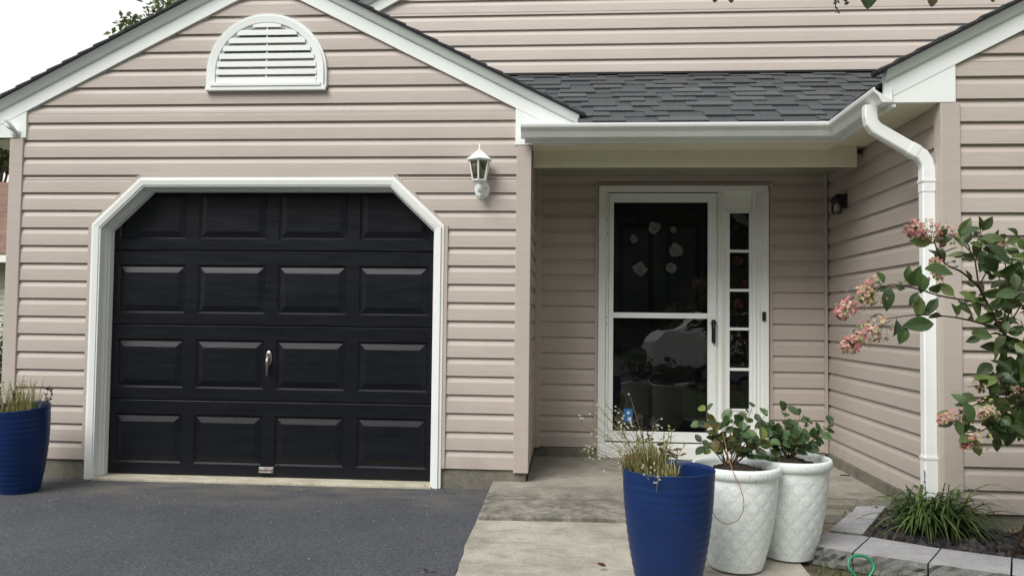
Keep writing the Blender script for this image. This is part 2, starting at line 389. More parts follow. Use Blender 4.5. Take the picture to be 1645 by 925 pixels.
# ------------------------------------------------------------------ house
house = thing('house', 'beige vinyl sided house with garage gable, recessed entry and projecting right wing', 'house', (-2.15, 1, 0))
def part(b, name, mat, parent=house, smooth=False, bv=0, label=None, **k):
    o = b.build(name, mat, None, smooth, **k)
    o.parent = parent
    # children keep world placement
    pm = Matrix.Translation(parent.location)
    if parent.parent: pm = Matrix.Translation(parent.parent.location) @ pm
    o.matrix_parent_inverse = pm.inverted()
    if bv: bevel(o, bv)
    if label: o['label'] = label
    return o
CO = .127; ZB = .124
PROF0 = [(0, .000), (0, .0160), (.04, .0150), (.080, .0130), (.086, .0112), (.109, .0030), (.114, .001), (.1269, .000)]
PROF1 = [(0, .000), (0, .0180), (.04, .0165), (.080, .0142), (.086, .0123), (.109, .0035), (.114, .001), (.1269, .000)]
PROF = PROF0
def siding(b, z0, z1, xl, xr, mapf, step=None):
    k0 = int(math.floor((z0-ZB)/CO + 1e-6)); k1 = int(math.ceil((z1-ZB)/CO - 1e-6))
    for k in range(k0, k1):
        zb = ZB + k*CO
        wob = rnd(-.0006, .0006)
        pr = [(max(z0, min(z1, zb+dz)), d) for dz, d in PROF]
        for (za, da), (zc, dc) in zip(pr, pr[1:]):
            if za == zc and da == dc: continue
            if za == zc and abs(za-zb) > 1e-6: continue
            la, ra, lc, rc = xl(za), xr(za), xl(zc), xr(zc)
            if ra-la < .004 and rc-lc < .004: continue
            ra = max(ra, la); rc = max(rc, lc)
            b.face([mapf(la, za, da+wob), mapf(ra, za, da+wob), mapf(rc, zc, dc+wob), mapf(lc, zc, dc+wob)])
front = lambda Y: (lambda u, z, d: (u, Y-d, z))
# garage gable wall
GS = .508; GX = -2.15; GAP = 3.52
def z_in(x): return GAP - GS*abs(x-GX)
PL, PR = -4.04, -.262
b = MB()
def txl(z): return -3.38 if z < 1.79 else -3.38+(z-1.79)*(.36/.335)
def txr(z): return -.88 if z < 1.79 else -.88-(z-1.79)*(.36/.335)
siding(b, ZB, ZB+CO*15.75, lambda z: PL+.09, txl, front(0))
siding(b, ZB, ZB+CO*15.75, txr, lambda z: PR-.09, front(0))
siding(b, ZB+CO*15.75, 2.60, lambda z: PL+.09, lambda z: PR-.09, front(0))
siding(b, 2.60, 3.52, lambda z: GX-(GAP-z)/GS-.03, lambda z: GX+(GAP-z)/GS+.03, front(0))
part(b, 'siding_wall', M['siding'], label='beige siding on the garage gable')
# garage return wall into the porch (faces right), and outer left wall
b = MB(); siding(b, ZB, 2.36, lambda z: .05, lambda z: 1.03, lambda u, z, d: (PR-.012+d, u, z)); part(b, 'siding_wall', M['siding'], label='beige siding on the garage side of the porch')
b = MB(); siding(b, ZB, 2.5, lambda z: .05, lambda z: 7, lambda u, z, d: (PL+.012-d, u, z)); part(b, 'siding_wall', M['siding'], label='beige siding on the outer garage side')
# entry wall, with opening for door
YE = 1.04
b = MB()
siding(b, ZB, 2.36, lambda z: PR, lambda z: .285, front(YE))
siding(b, ZB, 2.36, lambda z: 1.585, lambda z: 2.1, front(YE))
siding(b, ZB+CO*16.4, 2.36, lambda z: .285, lambda z: 1.585, front(YE))
part(b, 'siding_wall', M['siding'], label='shaded beige siding around the entry door')
# return wall of the wing
XW = 2.088; YW = -.905
b = MB(); siding(b, ZB, 2.395, lambda z: YW, lambda z: YE, lambda u, z, d: (XW-d, u, z)); part(b, 'siding_wall', M['siding'], label='beige siding on the wing side of the porch')
PROF = PROF1
# wing front
WS = .516
def w_in(x): return 2.599 + WS*(x-2.144)
WRX = 4.35
b = MB()
siding(b, ZB, 2.62, lambda z: 2.128, lambda z: 6.5, front(YW))
siding(b, 2.62, w_in(WRX), lambda z: 2.144+(z-2.599)/WS-.03, lambda z: 2*WRX-(2.144+(z-2.599)/WS)+.03, front(YW))
part(b, 'siding_wall', M['siding'], label='beige siding on the wing front')
PROF = PROF0
# upper storey wall
US = .54
def u_in(x): return 3.70 + US*(x+1.629)
URX = 2.6
b = MB()
siding(b, 2.9, 3.70, lambda z: -1.9, lambda z: 2*URX+1.7, front(YE-.005))
siding(b, 3.70, u_in(URX), lambda z: -1.629+(z-3.70)/US-.03, lambda z: 2*URX-(-1.629+(z-3.70)/US)+.03, front(YE-.005))
part(b, 'siding_wall', M['siding_lit'], label='beige siding of the upper storey')
# sheathing behind so nothing leaks
b = MB()
b.box(-3.36, -.90, .18, .20, 0, 2.2); b.box(PL+.03, -3.36, .012, .03, 0, 2.7); b.box(-.90, PR-.03, .012, .03, 0, 2.7); b.box(-3.36, -.90, .012, .03, 2.10, 2.7)
b.prism_y([(PL+.1, 2.7), (PR-.1, 2.7), (GX, 3.62)], .012, .03)
b.box(PR-.03, .27, YE+.012, YE+.03, 0, 2.9); b.box(1.60, 2.2, YE+.012, YE+.03, 0, 2.9); b.box(.27, 1.60, YE+.012, YE+.03, 2.24, 2.9)
b.box(XW+.012, XW+.03, YW+.03, YE, 0, 2.5)
b.box(PR-.05, PR-.03, .03, YE, 0, 2.7)
b.box(-1.8, 6, YE+.012, YE+.03, 2.9, 3.9)
b.prism_y([(-1.5, 3.9), (6.6, 3.9), (URX, 5.9)], YE+.012, YE+.03)
b.box(2.15, 6.5, YW+.012, YW+.03, 0, 2.65)
b.prism_y([(2.2, 2.65), (6.5, 2.65), (WRX, 3.74)], YW+.012, YW+.03)
part(b, 'sheathing', M['interior'])
# foundation
b = MB()
def parts(name, mat, boxes, bv=0):
    for q in boxes: part(MB().box(*q), name, mat, bv=bv)
parts('foundation', M['found'], [(PL+.02, -3.40, -.004, .05, -.14, ZB-.004), (-.862, PR-.012, -.004, .05, -.14, ZB-.004), (PR-.06, PR-.013, .05, YE+.02, -.1, ZB-.004),
    (PR-.012, .26, YE-.012, YE+.04, -.1, ZB-.006), (1.615, XW-.03, YE-.012, YE+.04, -.1, ZB-.006), (XW-.022, XW+.03, YW, YE+.03, -.14, ZB-.005), (XW+.03, 6.5, YW-.004, YW+.03, -.14, ZB-.004)], .003)
# corner posts
def post(x0, x1, y0, y1, z0, z1, lab=None):
    b = MB(); b.box(x0, x1, y0, y1, z0, z1); part(b, 'corner_post', M['siding'], bv=.004, label=lab)
post(PL-.005, PL+.095, -.026, .09, ZB-.012, 2.424)
post(PR-.098, PR+.005, -.026, .085, ZB-.02, 2.352)
post(PR-.006, PR+.045, YE-.05, YE-.001, ZB-.006, 2.36); post(XW-.042, XW-.02, YE-.04, YE-.001, ZB-.006, 2.39)
post(XW-.024, 2.17, YW-.026, YW+.06, ZB-.012, 2.386)
# J channels beside garage trim and door casing
b = MB()
b.box(-3.43, -3.402, -.024, 0, ZB, 1.80); b.box(-.86, -.832, -.024, 0, ZB, 1.80)
b.hexa([(-3.43, -.024, 1.80), (-3.402, -.024, 1.80), (-3.052, -.024, 2.135), (-3.062, -.024, 2.158)], [(-3.43, 0, 1.80), (-3.402, 0, 1.80), (-3.052, 0, 2.135), (-3.062, 0, 2.158)])
b.hexa([(-.86, -.024, 1.80), (-.832, -.024, 1.80), (-1.205, -.024, 2.158), (-1.215, -.024, 2.135)], [(-.86, 0, 1.80), (-.832, 0, 1.80), (-1.205, 0, 2.158), (-1.215, 0, 2.135)])
b.box(-3.0621, -1.2049, -.024, 0, 2.138, 2.158)
part(b, 'channel_trim', M['siding'])
parts('channel_trim', M['siding'], [(.222, .247, YE-.024, YE, ZB, 2.25), (1.618, 1.64, YE-.024, YE, ZB, 2.25), (.222, 1.64, YE-.024, YE, 2.251, 2.27)])

# ---- rakes and eave returns
def rake(xa, xb, zf, Y, mirror_at=None, lower=.105, mid=.055):
    """white board, grey drip board and shingle edge between xa and xb below the roof line zf"""
    e1 = MB(); e1.hexa([(xa, Y-.03, zf(xa)), (xb, Y-.03, zf(xb)), (xb, Y-.03, zf(xb)+lower), (xa, Y-.03, zf(xa)+lower)],
            [(xa, Y, zf(xa)), (xb, Y, zf(xb)), (xb, Y, zf(xb)+lower), (xa, Y, zf(xa)+lower)])
    z0, z1 = lower, lower+mid
    e1.hexa([(xa, Y-.045, zf(xa)+z0), (xb, Y-.045, zf(xb)+z0), (xb, Y-.075, zf(xb)+z1), (xa, Y-.075, zf(xa)+z1)],
            [(xa, Y, zf(xa)+z0), (xb, Y, zf(xb)+z0), (xb, Y, zf(xb)+z1), (xa, Y, zf(xa)+z1)])
    return e1
gl = rake(-4.36, GX, z_in, 0)
# left eave return
gl.prism_y([(-3.925, 2.425), (-3.925, 2.632), (-4.36, z_in(-4.36)), (-4.36, 2.425)], -.0275, -.001)
part(gl, 'rake_board', M['white'])
gr = rake(GX, .07, z_in, 0)
gr.prism_y([(-.369, 2.358), (.05, 2.358), (.05, z_in(.05)+.02), (-.369, z_in(-.369)+.02)], -.0275, -.001)
part(gr, 'rake_board', M['white'])
wl = rake(1.76, WRX, w_in, YW)
wl.prism_y([(2.145, 2.388), (2.145, 2.60), (1.765, w_in(1.765)+.1), (1.765, 2.388)], YW-.0275, YW-.001)
part(wl, 'rake_board', M['white'])
wr = rake(WRX, 2*WRX-1.76, lambda x: w_in(2*WRX-x), YW); part(wr, 'rake_board', M['white'])
ul = rake(-2.2, URX, u_in, YE-.02); part(ul, 'rake_board', M['white'])
ur = rake(URX, 2*URX+2.2, lambda x: u_in(2*URX-x), YE-.02); part(ur, 'rake_board', M['white'])

# ---- shingled roofs: slab + laminated tabs
SH = [(.104, .112, .120), (.110, .118, .127), (.120, .128, .136), (.094, .101, .109), (.130, .138, .147)]
def shade(c):
    f = 1+rnd(-.1, .1); return tuple(q*f for q in c)
def roof(O, eu, ev, lu, lv, name='roof', tabs=True, thick=.03, lab=None, clip=None):
    """O eave corner, eu along the eave, ev up the slope"""
    O, eu, ev = Vector(O), Vector(eu).normalized(), Vector(ev).normalized(); n = eu.cross(ev).normalized()
    if n.z < 0: n = -n
    b = MB()
    def slab(u0, u1, v0, v1, h0, h1, h2, c):
        if clip and v0 < clip[1]: u0 = max(u0, clip[0])
        if u1-u0 < .015: return
        bt = [O+eu*u0+ev*v0+n*h0, O+eu*u1+ev*v0+n*h0, O+eu*u1+ev*v1+n*h0, O+eu*u0+ev*v1+n*h0]
        tp = [O+eu*u0+ev*v0+n*h1, O+eu*u1+ev*v0+n*h1, O+eu*u1+ev*v1+n*h2, O+eu*u0+ev*v1+n*h2]
        b.hexa(bt, tp, 0, c)
    if clip: slab(0, lu, 0, clip[1], -thick, -.004, -.004, (.02, .02, .022)); slab(0, lu, clip[1]+.001, lv, -thick, -.004, -.004, (.02, .02, .022))
    else: slab(0, lu, 0, lv, -thick, -.004, -.004, (.02, .02, .022))
    v = 0; ex = .128; row = 0
    while v < lv and tabs:
        u = -rnd(0, .15)
        v1 = min(lv, v+ex)
        slab(0, lu, v, v1+.0, -.003, .006, .001, SH[3])
        while u < lu:
            wd = rnd(.16, .36); a, e = max(0, u), min(lu, u+wd)
            if e-a > .02: slab(a, e, v-.004 if row else v, v1, .0005, .0145+rnd(0, .003), .0058, shade(random.choice(SH)))
            u += wd + rnd(.10, .26)
        v += ex; row += 1
    return part(b, name, M['shingle'], label=lab)
ca = math.sqrt(1+GS*GS)
zt = .105+.055+.03+.006
random.seed(21)
def edge_roof(xe, zf, xr, y0, y1, lab):
    s = 1 if xr > xe else -1
    z0 = zf(xe)+zt-.022
    ev = Vector((xr-xe, 0, (zf(xr)-zf(xe))))
    roof((xe, y0, z0), (0, 1, 0), ev, y1-y0, ev.length+.004, lab=lab, thick=.013)
edge_roof(-4.42, z_in, GX, -.088, 4.2, 'dark shingled left slope of the garage roof')
edge_roof(.105, z_in, GX, -.088, 1.0, 'dark shingled right slope of the garage roof')
edge_roof(1.70, w_in, WRX, YW-.088, YW-.002, 'dark shingled rake edge of the wing roof')
ev = Vector((WRX-1.705, 0, w_in(WRX)+zt-.022-2.468)); roof((1.705, YW-.001, 2.468), (0, 1, 0), ev, 1.0-YW, ev.length, lab='dark shingled left slope of the wing roof', thick=.013)
edge_roof(2*WRX-1.7, lambda x: w_in(2*WRX-x), WRX, YW-.088, 1.0, 'dark shingled right slope of the wing roof')
edge_roof(-2.25, u_in, URX, YE-.11, 4.0, 'dark shingled left slope of the upper roof')
edge_roof(2*URX+2.25, lambda x: u_in(2*URX-x), URX, YE-.11, 4.0, 'dark shingled right slope of the upper roof')
random.seed(33)
ev = Vector((0, 1.03+.155, 3.168-2.475))
roof((-1.2, -.155, 2.475), (1, 0, 0), ev, 4.2, ev.length, lab='charcoal shingled porch roof between garage and wing', clip=(1.26, .215))
b = MB(); b.box(-1.15, 2.9, YE-.045, YE-.02, 3.165, 3.182); part(b, 'flashing', M['dark'])

# ---- fascia, gutter, soffit, beam
YF, XF = -.075, 1.80; ZS = 2.362
b = MB(); b.box(-.3, XF-.0, YF, YF+.025, ZS, 2.47); b.box(XF, XF+.025, YW-.02, YF+.024, ZS+.003, 2.47); part(b, 'fascia_board', M['white'])
gp = [(.0, .085), (.0, 0), (.055, 0), (.062, .012), (.075, .036), (.100, .060), (.104, .072), (.104, .086), (.097, .088), (.094, .083), (.094, .074), (.012, .02), (.006, .02), (.006, .085)]
zg = 2.385
r0 = [(-.325, YF-o, zg+z) for o, z in gp]; r1 = [(XF-o, YF-o, zg+z) for o, z in gp]; r2 = [(XF-o, YW-.04, zg+z) for o, z in gp]
b = MB(); b.sweep([r0, r1]); b.sweep([r1, r2])
# seams and end cap
b.sweep([[(XF-.15, YF-o*1.03+.001, zg+z*1.02-.001) for o, z in gp], [(XF-.12, YF-o*1.03+.001, zg+z*1.02-.001) for o, z in gp]])
part(b, 'gutter', M['alum'], bv=.002)
parts('soffit', M['soffit'], [(PR+.006, XF+.02, YF+.026, .205, ZS, ZS+.012), (-4.36, PL-.006, -.02, 4.0, 2.432, 2.445)])
b = MB(); b.box(XF+.026, XW-.005, YW-.02, YE, 2.392, 2.404)
for yy in (-.55, -.18, .2): b.box(XF+.03, XW-.01, yy, yy+.006, 2.388, 2.3925)
part(b, 'soffit', M['soffit'])
b = MB(); b.box(PR+.007, XW-.072, .206, .245, 2.248, ZS+.03); part(b, 'porch_beam', M['soffit'], bv=.003)
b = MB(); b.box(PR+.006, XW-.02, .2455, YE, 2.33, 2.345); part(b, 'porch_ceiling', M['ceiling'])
b = MB(); b.box(-4.36, -4.335, -.02, 4, 2.425, 2.50); part(b, 'fascia_board', M['white'])

# ---- downspout
def rect_sweep(b, pts, w, d):
    """rectangular pipe; w across X, d along Y"""
    rings = []
    for i, p in enumerate(pts):
        p = Vector(p); a = Vector(pts[max(i-1, 0)]); c = Vector(pts[min(i+1, len(pts)-1)]); t = (c-a).normalized()
        s1 = Vector((0, 1, 0)); s2 = t.cross(s1).normalized()
        ring = []
        for sx, sy in ((-1, -.8), (-.8, -1), (.8, -1), (1, -.8), (1, .8), (.8, 1), (-.8, 1), (-1, .8)): ring.append(p + s2*(sx*w/2) + s1*(sy*d/2))
        rings.append(ring)
    b.sweep(rings)
xd, yd = 2.030, -.835
pA = P(1400, 172, -.86); pA = Vector((pA.x, yd, 2.388))
b = MB()
pts = [(pA.x, yd, 2.395), (pA.x, yd, 2.33), (pA.x+.006, yd, 2.295), (pA.x+.03, yd, 2.262), (pA.x+.06, yd, 2.243), (xd-.065, yd, 2.128), (xd-.03, yd, 2.105), (xd-.008, yd, 2.07), (xd, yd, 2.035), (xd, yd, .30)]
rect_sweep(b, pts, .072, .058)
rect_sweep(b, [(xd, yd, .42), (xd, yd, .16), (xd+.0, yd-.012, .11), (xd, yd-.05, .06), (xd, yd-.09, .035)], .078, .064)
rect_sweep(b, [(xd, yd, 1.90), (xd, yd, 2.03)], .077, .063)
dv = (Vector((xd-.065, yd, 2.128))-Vector((pA.x+.06, yd, 2.243))).normalized()
q = Vector((xd-.065, yd, 2.128))
rect_sweep(b, [tuple(q-dv*.04), tuple(q+dv*.01)], .077, .063)
part(b, 'downspout', M['white'], label='white rectangular downspout beside the wing corner')
parts('downspout_strap', M['alum'], [(xd-.042, xd+.05, yd-.0345, yd+.034, zz, zz+.012) for zz in (1.955, .40)])

# ---- gable vent
vc, vz, vr = (-2.148, 0, 1.59+1.16)
vz = 2.75
b = MB()
def arch(r, y, base, drop=0, n=28, hw=None):
    pts = [(vc-r, base)]
    h = .13
    for i in range(n+1):
        a = PI - PI*i/n; pts.append((vc+r*math.cos(a), vz+h+ (r-.012)*math.sin(a)))
    pts.append((vc+r, base)); return pts
o_, i_ = arch(.437, 0, vz), arch(.352, 0, vz+.06)
def ringstrip(b, A, Bp, y0, y1):
    n = len(A)
    for k in range(n-1):
        b.hexa([(A[k][0], y0, A[k][1]), (A[k+1][0], y0, A[k+1][1]), (Bp[k+1][0], y0+.004, Bp[k+1][1]), (Bp[k][0], y0+.004, Bp[k][1])],
               [(A[k][0], y1, A[k][1]), (A[k+1][0], y1, A[k+1][1]), (Bp[k+1][0], y1, Bp[k+1][1]), (Bp[k][0], y1, Bp[k][1])])
m1 = arch(.418, 0, vz+.02); m2 = arch(.372, 0, vz+.045)
ringstrip(b, o_, m1, -.034, .0); ringstrip(b, m1, m2, -.045, .0); ringstrip(b, m2, i_, -.03, .0)
vent = part(MB().prism_y(arch(.36, 0, vz+.05), -.005, -.001), 'gable_vent', M['found'], label='white half round louvered gable vent')
def sub(b, name, mat, parent, smooth=False, bv=0, label=None):
    o = b.build(name, mat, None, smooth); o.parent = parent
    o.matrix_parent_inverse = Matrix.Identity(4)
    if bv: bevel(o, bv)
    if label: o['label'] = label
    return o
sub(b, 'vent_frame', M['white'], vent)
b = MB(); b.box(vc-.437, vc+.437, -.05, 0, vz, vz+.028); b.box(vc-.40, vc+.40, -.056, 0, vz+.029, vz+.055); sub(b, 'sill', M['white'], vent, bv=.003)
for k in range(8):
    z = vz+.078+k*.0565
    dz = max(0, z+.004-(vz+.13)); hw = .362 if dz <= 0 else .366*math.sqrt(max(.001, 1-(dz/.362)**2))
    if hw < .06: continue
    b = MB(); b.hexa([(vc-hw, -.036, z), (vc+hw, -.036, z), (vc+hw, -.008, z+.034), (vc-hw, -.008, z+.034)], [(vc-hw, -.032, z-.006), (vc+hw, -.032, z-.006), (vc+hw, -.004, z+.028), (vc-hw, -.004, z+.028)])
    b.box(vc-hw, vc+hw, -.0385, -.0325, z-.018, z+.019)
    sub(b, 'louver', M['white'], vent)
b = MB(); b.box(vc-.004, vc+.004, -.0315, -.006, vz+.05, vz+.46); sub(b, 'center_rib', M['white'], vent)

# ---- garage door frame
path = [(-3.405, -.012), (-3.405, 1.798), (-3.052, 2.135), (-1.214, 2.135), (-.857, 1.798), (-.857, -.012)]
def offs(path, o):
    out = []
    for i, p in enumerate(path):
        p = Vector(p).to_2d() if False else Vector((p[0], p[1]))
        def nrm(a, c):
            d = (Vector(c)-Vector(a)).normalized(); return Vector((d.y, -d.x))
        if i == 0: n = nrm(path[0], path[1]); out.append(p+n*o)
        elif i == len(path)-1: n = nrm(path[-2], path[-1]); out.append(p+n*o)
        else:
            n1, n2 = nrm(path[i-1], path[i]), nrm(path[i], path[i+1]); m = (n1+n2).normalized(); out.append(p + m*(o/m.dot(n1)))
    return [(v.x, v.y) for v in out]
def band(b, o1, o2, y0, y1, y0b=None):
    A, Bq = offs(path, o1), offs(path, o2)
    yb = y0 if y0b is None else y0b
    rings = []
    for a, c in zip(A, Bq): rings.append([(a[0], y0, a[1]), (c[0], yb, c[1]), (c[0], y1, c[1]), (a[0], y1, a[1])])
    b.sweep(rings)
b = MB()
band(b, 0, .020, -.030, .0); band(b, .0202, .058, -.042, .03, -.036); band(b, .0582, .069, -.030, .03)
band(b, .064, .072, .031, .16); band(b, .0722, .088, .065, .118); band(b, .0722, .080, .04, .0648)
part(b, 'garage_door_frame', M['white_old'], label='white clipped corner frame around the garage door', bv=.002)
b = MB(); b.box(-3.345, -.918, -.045, .14, -.14, .002); part(b, 'threshold', M['sill'], bv=.004)

# ---- garage door
gd = thing('garage_door', None, None, (0, 0, 0)); gd.parent = house; gd.matrix_parent_inverse = Matrix.Translation(house.location).inverted()
gd['label'] = 'black sectional garage door with sixteen raised panels'
YD = .12
px0, pw, pg = -3.282, .505, .0915
zsec = [.004, .541, 1.083, 1.624, 2.17]
for s in range(4):
    b = MB(); z0, z1 = zsec[s]+.0015, zsec[s+1]-.0015
    x0, x1 = -3.36, -.90
    pz0 = .087+s*.5405; pz1 = pz0+.352
    b.hexa([(x0, YD+.026, z0), (x1, YD+.026, z0), (x1, YD+.026, z1), (x0, YD+.026, z1)], [(x0, YD+.04, z0), (x1, YD+.04, z0), (x1, YD+.04, z1), (x0, YD+.04, z1)])
    F = lambda xa, xb, za, zb, ya=YD, yb=YD: b.face([(xa, ya, za), (xb, ya, za), (xb, yb, zb), (xa, yb, zb)])
    F(x0, x1, z0, z0, YD+.026, YD+.006); F(x0, x1, z1, z1, YD+.006, YD+.026)
    F(x0, x1, z0+.006, pz0); F(x0, x1, pz1, z1-.006)
    F(x0, x1, z0, z0+.006, YD+.006, YD); F(x0, x1, z1-.006, z1, YD, YD+.006)
    xe = x0
    for i in range(4):
        xa = px0+i*(pw+pg); xb = xa+pw
        F(xe, xa, pz0, pz1); xe = xb
        rects = [(0, 0), (.011, .0125), (.016, .0125), (.056, .0005), (.059, .0)]
        for (ia, da), (ib, db) in zip(rects, rects[1:]):
            a = [(xa+ia, pz0+ia), (xb-ia, pz0+ia), (xb-ia, pz1-ia), (xa+ia, pz1-ia)]
            c = [(xa+ib, pz0+ib), (xb-ib, pz0+ib), (xb-ib, pz1-ib), (xa+ib, pz1-ib)]
            for k in range(4):
                j = (k+1) % 4
                b.face([(a[k][0], YD+da, a[k][1]), (a[j][0], YD+da, a[j][1]), (c[j][0], YD+db, c[j][1]), (c[k][0], YD+db, c[k][1])])
        ib, db = rects[-1]; F(xa+ib, xb-ib, pz0+ib, pz1-ib, YD+db, YD+db)
    F(xe, x1, pz0, pz1)
    sub(b, 'door_section', M['black'], gd)
b = MB()
hx, hz = P(432, 583, YD).x, P(432, 583, YD).z
b.lathe([(.0, -.055), (.012, -.05), (.02, -.03), (.023, 0), (.021, .03), (.012, .05), (.0, .055)], 20)
b.v = [(x+hx, YD-.006+y*.35, z+hz+.035) for x, y, z in b.v]
b.tube([(hx, YD-.02, hz+.04), (hx, YD-.034, hz+.03), (hx, YD-.036, hz+.0), (hx-.002, YD-.034, hz-.06), (hx-.003, YD-.03, hz-.092)], [.008, .012, .011, .008, .006], 10)
sub(b, 'door_handle', M['chrome'], gd, smooth=True)
b = MB(); lx, lz = P(428, 759, YD).x, .055
b.box(lx-.052, lx+.052, YD-.006, YD-.0008, lz-.022, lz+.022); b.box(lx-.048, lx+.048, YD-.028, YD-.0062, lz-.014, lz-.007); b.box(lx-.05, lx+.05, YD-.022, YD-.0062, lz+.008, lz+.014)
sub(b, 'lift_handle', M['steel'], gd, bv=.002)
b = MB(); b.box(-3.33, -.93, YD+.008, YD+.03, .0022, .0055); sub(b, 'bottom_seal', M['dark'], gd)

# ---- entry door unit
YC = YE-.018
b = MB()
def frame_box(x0, x1, z0, z1, y0, y1): b.box(x0, x1, y0, y1, z0, z1)
zt_ = 2.246
frame_box(.25, .308, .052, zt_, YC-.028, YC+.10)           # left casing
frame_box(.308, 1.6, 2.196, zt_, YC-.028, YC+.10)          # head
frame_box(1.206, 1.262, .052, 2.196, YC-.02, YC+.10)        # mullion
frame_box(1.225, 1.243, .06, 2.19, YC-.034, YC-.0202)
frame_box(1.478, 1.60, .052, 2.196, YC-.022, YC+.10)          # right casing
frame_box(1.556, 1.604, .052, 2.1958, YC-.036, YC-.0222); frame_box(1.498, 1.508, .052, 2.19, YC-.032, YC-.0222); frame_box(1.526, 1.536, .052, 2.19, YC-.030, YC-.0222)
frame_box(1.262, 1.478, 2.045, 2.196, YC-.002, YC+.08)        # head panel over the sidelight
frame_box(1.262, 1.478, .052, .44, YC-.002, YC+.08)
frame_box(1.262, 1.302, .44, 2.045, YC-.008, YC+.06); frame_box(1.456, 1.478, .44, 2.045, YC-.008, YC+.06)
frame_box(1.302, 1.456, 2.028, 2.045, YC-.008, YC+.06); frame_box(1.302, 1.456, .44, .456, YC-.008, YC+.06)
frame_box(.265, 1.59, .050, .150, YC-.045, YC-.0285)          # sill board
frame_box(.308, 1.206, .1502, .17, YC-.032, YC+.1)
part(b, 'door_casing', M['white_old'], bv=.003, label='white casing around the entry door and sidelight')
sd_ = part(MB().box(.335, .372, YC-.018, YC+.012, .182, 2.186).box(1.126, 1.192, YC-.018, YC+.012, .182, 2.186)
           .box(.372, 1.126, YC-.018, YC+.012, 2.112, 2.186).box(.372, 1.126, YC-.018, YC+.012, .182, .262)
           .box(.372, 1.126, YC-.022, YC+.010, 1.172, 1.216), 'storm_door', M['white'], bv=.003, label='white framed storm door with two dark glass panes')
sub(MB().box(.3105, .333, YC-.008, YC+.03, .18, 2.19), 'hinge_rail', M['alum'], sd_); sub(MB().box(1.1935, 1.2045, YC-.008, YC+.03, .18, 2.19), 'latch_rail', M['alum'], sd_)
for z0, z1 in ((1.216, 2.112), (.262, 1.172)):
    b = MB(); b.face([(.372, YC, z0), (1.126, YC, z0), (1.126, YC, z1), (.372, YC, z1)]); sub(b, 'glass_pane', M['glass'], sd_)
b = MB(); hx = 1.172
b.box(hx-.016, hx+.016, YC-.026, YC-.0182, .985, 1.165); b.box(hx-.022, hx+.018, YC-.05, YC-.0262, 1.125, 1.15)
b.tube([(hx-.002, YC-.045, 1.13), (hx-.002, YC-.055, 1.10), (hx-.001, YC-.055, 1.0), (hx, YC-.028, .975)], .009, 8)
sub(b, 'door_handle', M['dark'], sd_, bv=.002)
b = MB(); c = P(1009, 667, YC); b.box(c.x-.035, c.x+.035, YC-.003, YC-.0012, c.z-.05, c.z+.055); b.box(c.x-.01, c.x+.012, YC-.0045, YC-.0032, c.z+.01, c.z+.034, 1); b.box(c.x-.002, c.x+.026, YC-.0045, YC-.0032, c.z-.042, c.z-.012, 1)
sub(b, 'sticker', [M['sticker'], M['sticker_white']], sd_, label='small blue and white sticker low on the storm door glass')
for zz in (1.97, 1.85, 1.17, 1.12, .45, .39): sub(MB().box(.316, .322, YC-.0105, YC-.0082, zz, zz+.012), 'hinge_screw', M['dark'], sd_)
# front door behind the storm door
fd = part(MB().box(.309, 1.205, YC+.075, YC+.098, .171, 2.195), 'front_door', M['frontdoor'], label='dark entry door behind the storm door')
b = MB()
for x0, x1 in ((.42, .70), (.80, 1.08)):
    for z0, z1 in ((.35, .95), (1.1, 1.95)):
        b.hexa([(x0, YC+.0748, z0), (x1, YC+.0748, z0), (x1, YC+.0748, z1), (x0, YC+.0748, z1)], [(x0+.04, YC+.062, z0+.04), (x1-.04, YC+.062, z0+.04), (x1-.04, YC+.062, z1-.04), (x0+.04, YC+.062, z1-.04)])
sub(b, 'door_panel', M['frontdoor'], fd)
b = MB(); b.lathe([(0, -.028), (.02, -.022), (.028, 0), (.02, .022), (0, .028)], 14, (1.11, YC+.045, 1.06)); sub(b, 'door_knob', M['steel'], fd, True)
# sidelight: five panes
sl = part(MB().box(1.3025, 1.4555, YC+.045, YC+.055, .457, 2.027), 'sidelight', M['interior'], label='narrow five pane sidelight to the right of the door')
zz = [.456, .771, 1.094, 1.404, 1.719, 2.028]
for i in range(5):
    b = MB(); b.face([(1.302, YC+.006, zz[i]), (1.456, YC+.006, zz[i]), (1.456, YC+.006, zz[i+1]), (1.302, YC+.006, zz[i+1])]); sub(b, 'pane', M['glass'], sl)
for z in zz[1:-1]:
    b = MB(); b.box(1.3022, 1.4558, YC-.010, YC+.005, z-.011, z+.011); sub(b, 'glazing_bar', M['white'], sl)

# ---- things on the house
def blossom(b, c, r, n, cols, petals=5):
    SHP = ((0, .25), (.3, .8), (.6, 1.), (.85, .8), (1, .35))
    for k in range(n):
        a = 2*PI*k/n+rnd(-.2, .2); rr = r*rnd(.75, 1)
        d = Vector((math.cos(a), -.25*rnd(0, 1), math.sin(a)))
        b.leaf(c, d, (0, -1, 0), rr*1.15, rr*.85, jit(random.choice(cols), .18), rnd(-.1, .3), .1, shape=SHP)
wr_ = thing('flower_wreath', 'loose ring of six pale paper blossoms behind the upper storm door glass', 'wreath', (.71, YC+.05, 1.73))
random.seed(3)
for x, y, r in ((1051, 366, .05), (1082, 369, .026), (1018, 384, .036), (1086, 402, .055), (1078, 430, .044), (1028, 432, .056)):
    b = MB(); p = P(x, y, YC+.045); blossom(b, p, r, 9, [(.85, .83, .76), (.75, .74, .68)]); blossom(b, p-Vector((0, .008, 0)), r*.55, 6, [(.7, .66, .55)])
    o = b.build('paper_flower', M['petal'], None, False, False); o.parent = wr_; o.matrix_parent_inverse = Matrix.Translation(wr_.location).inverted()
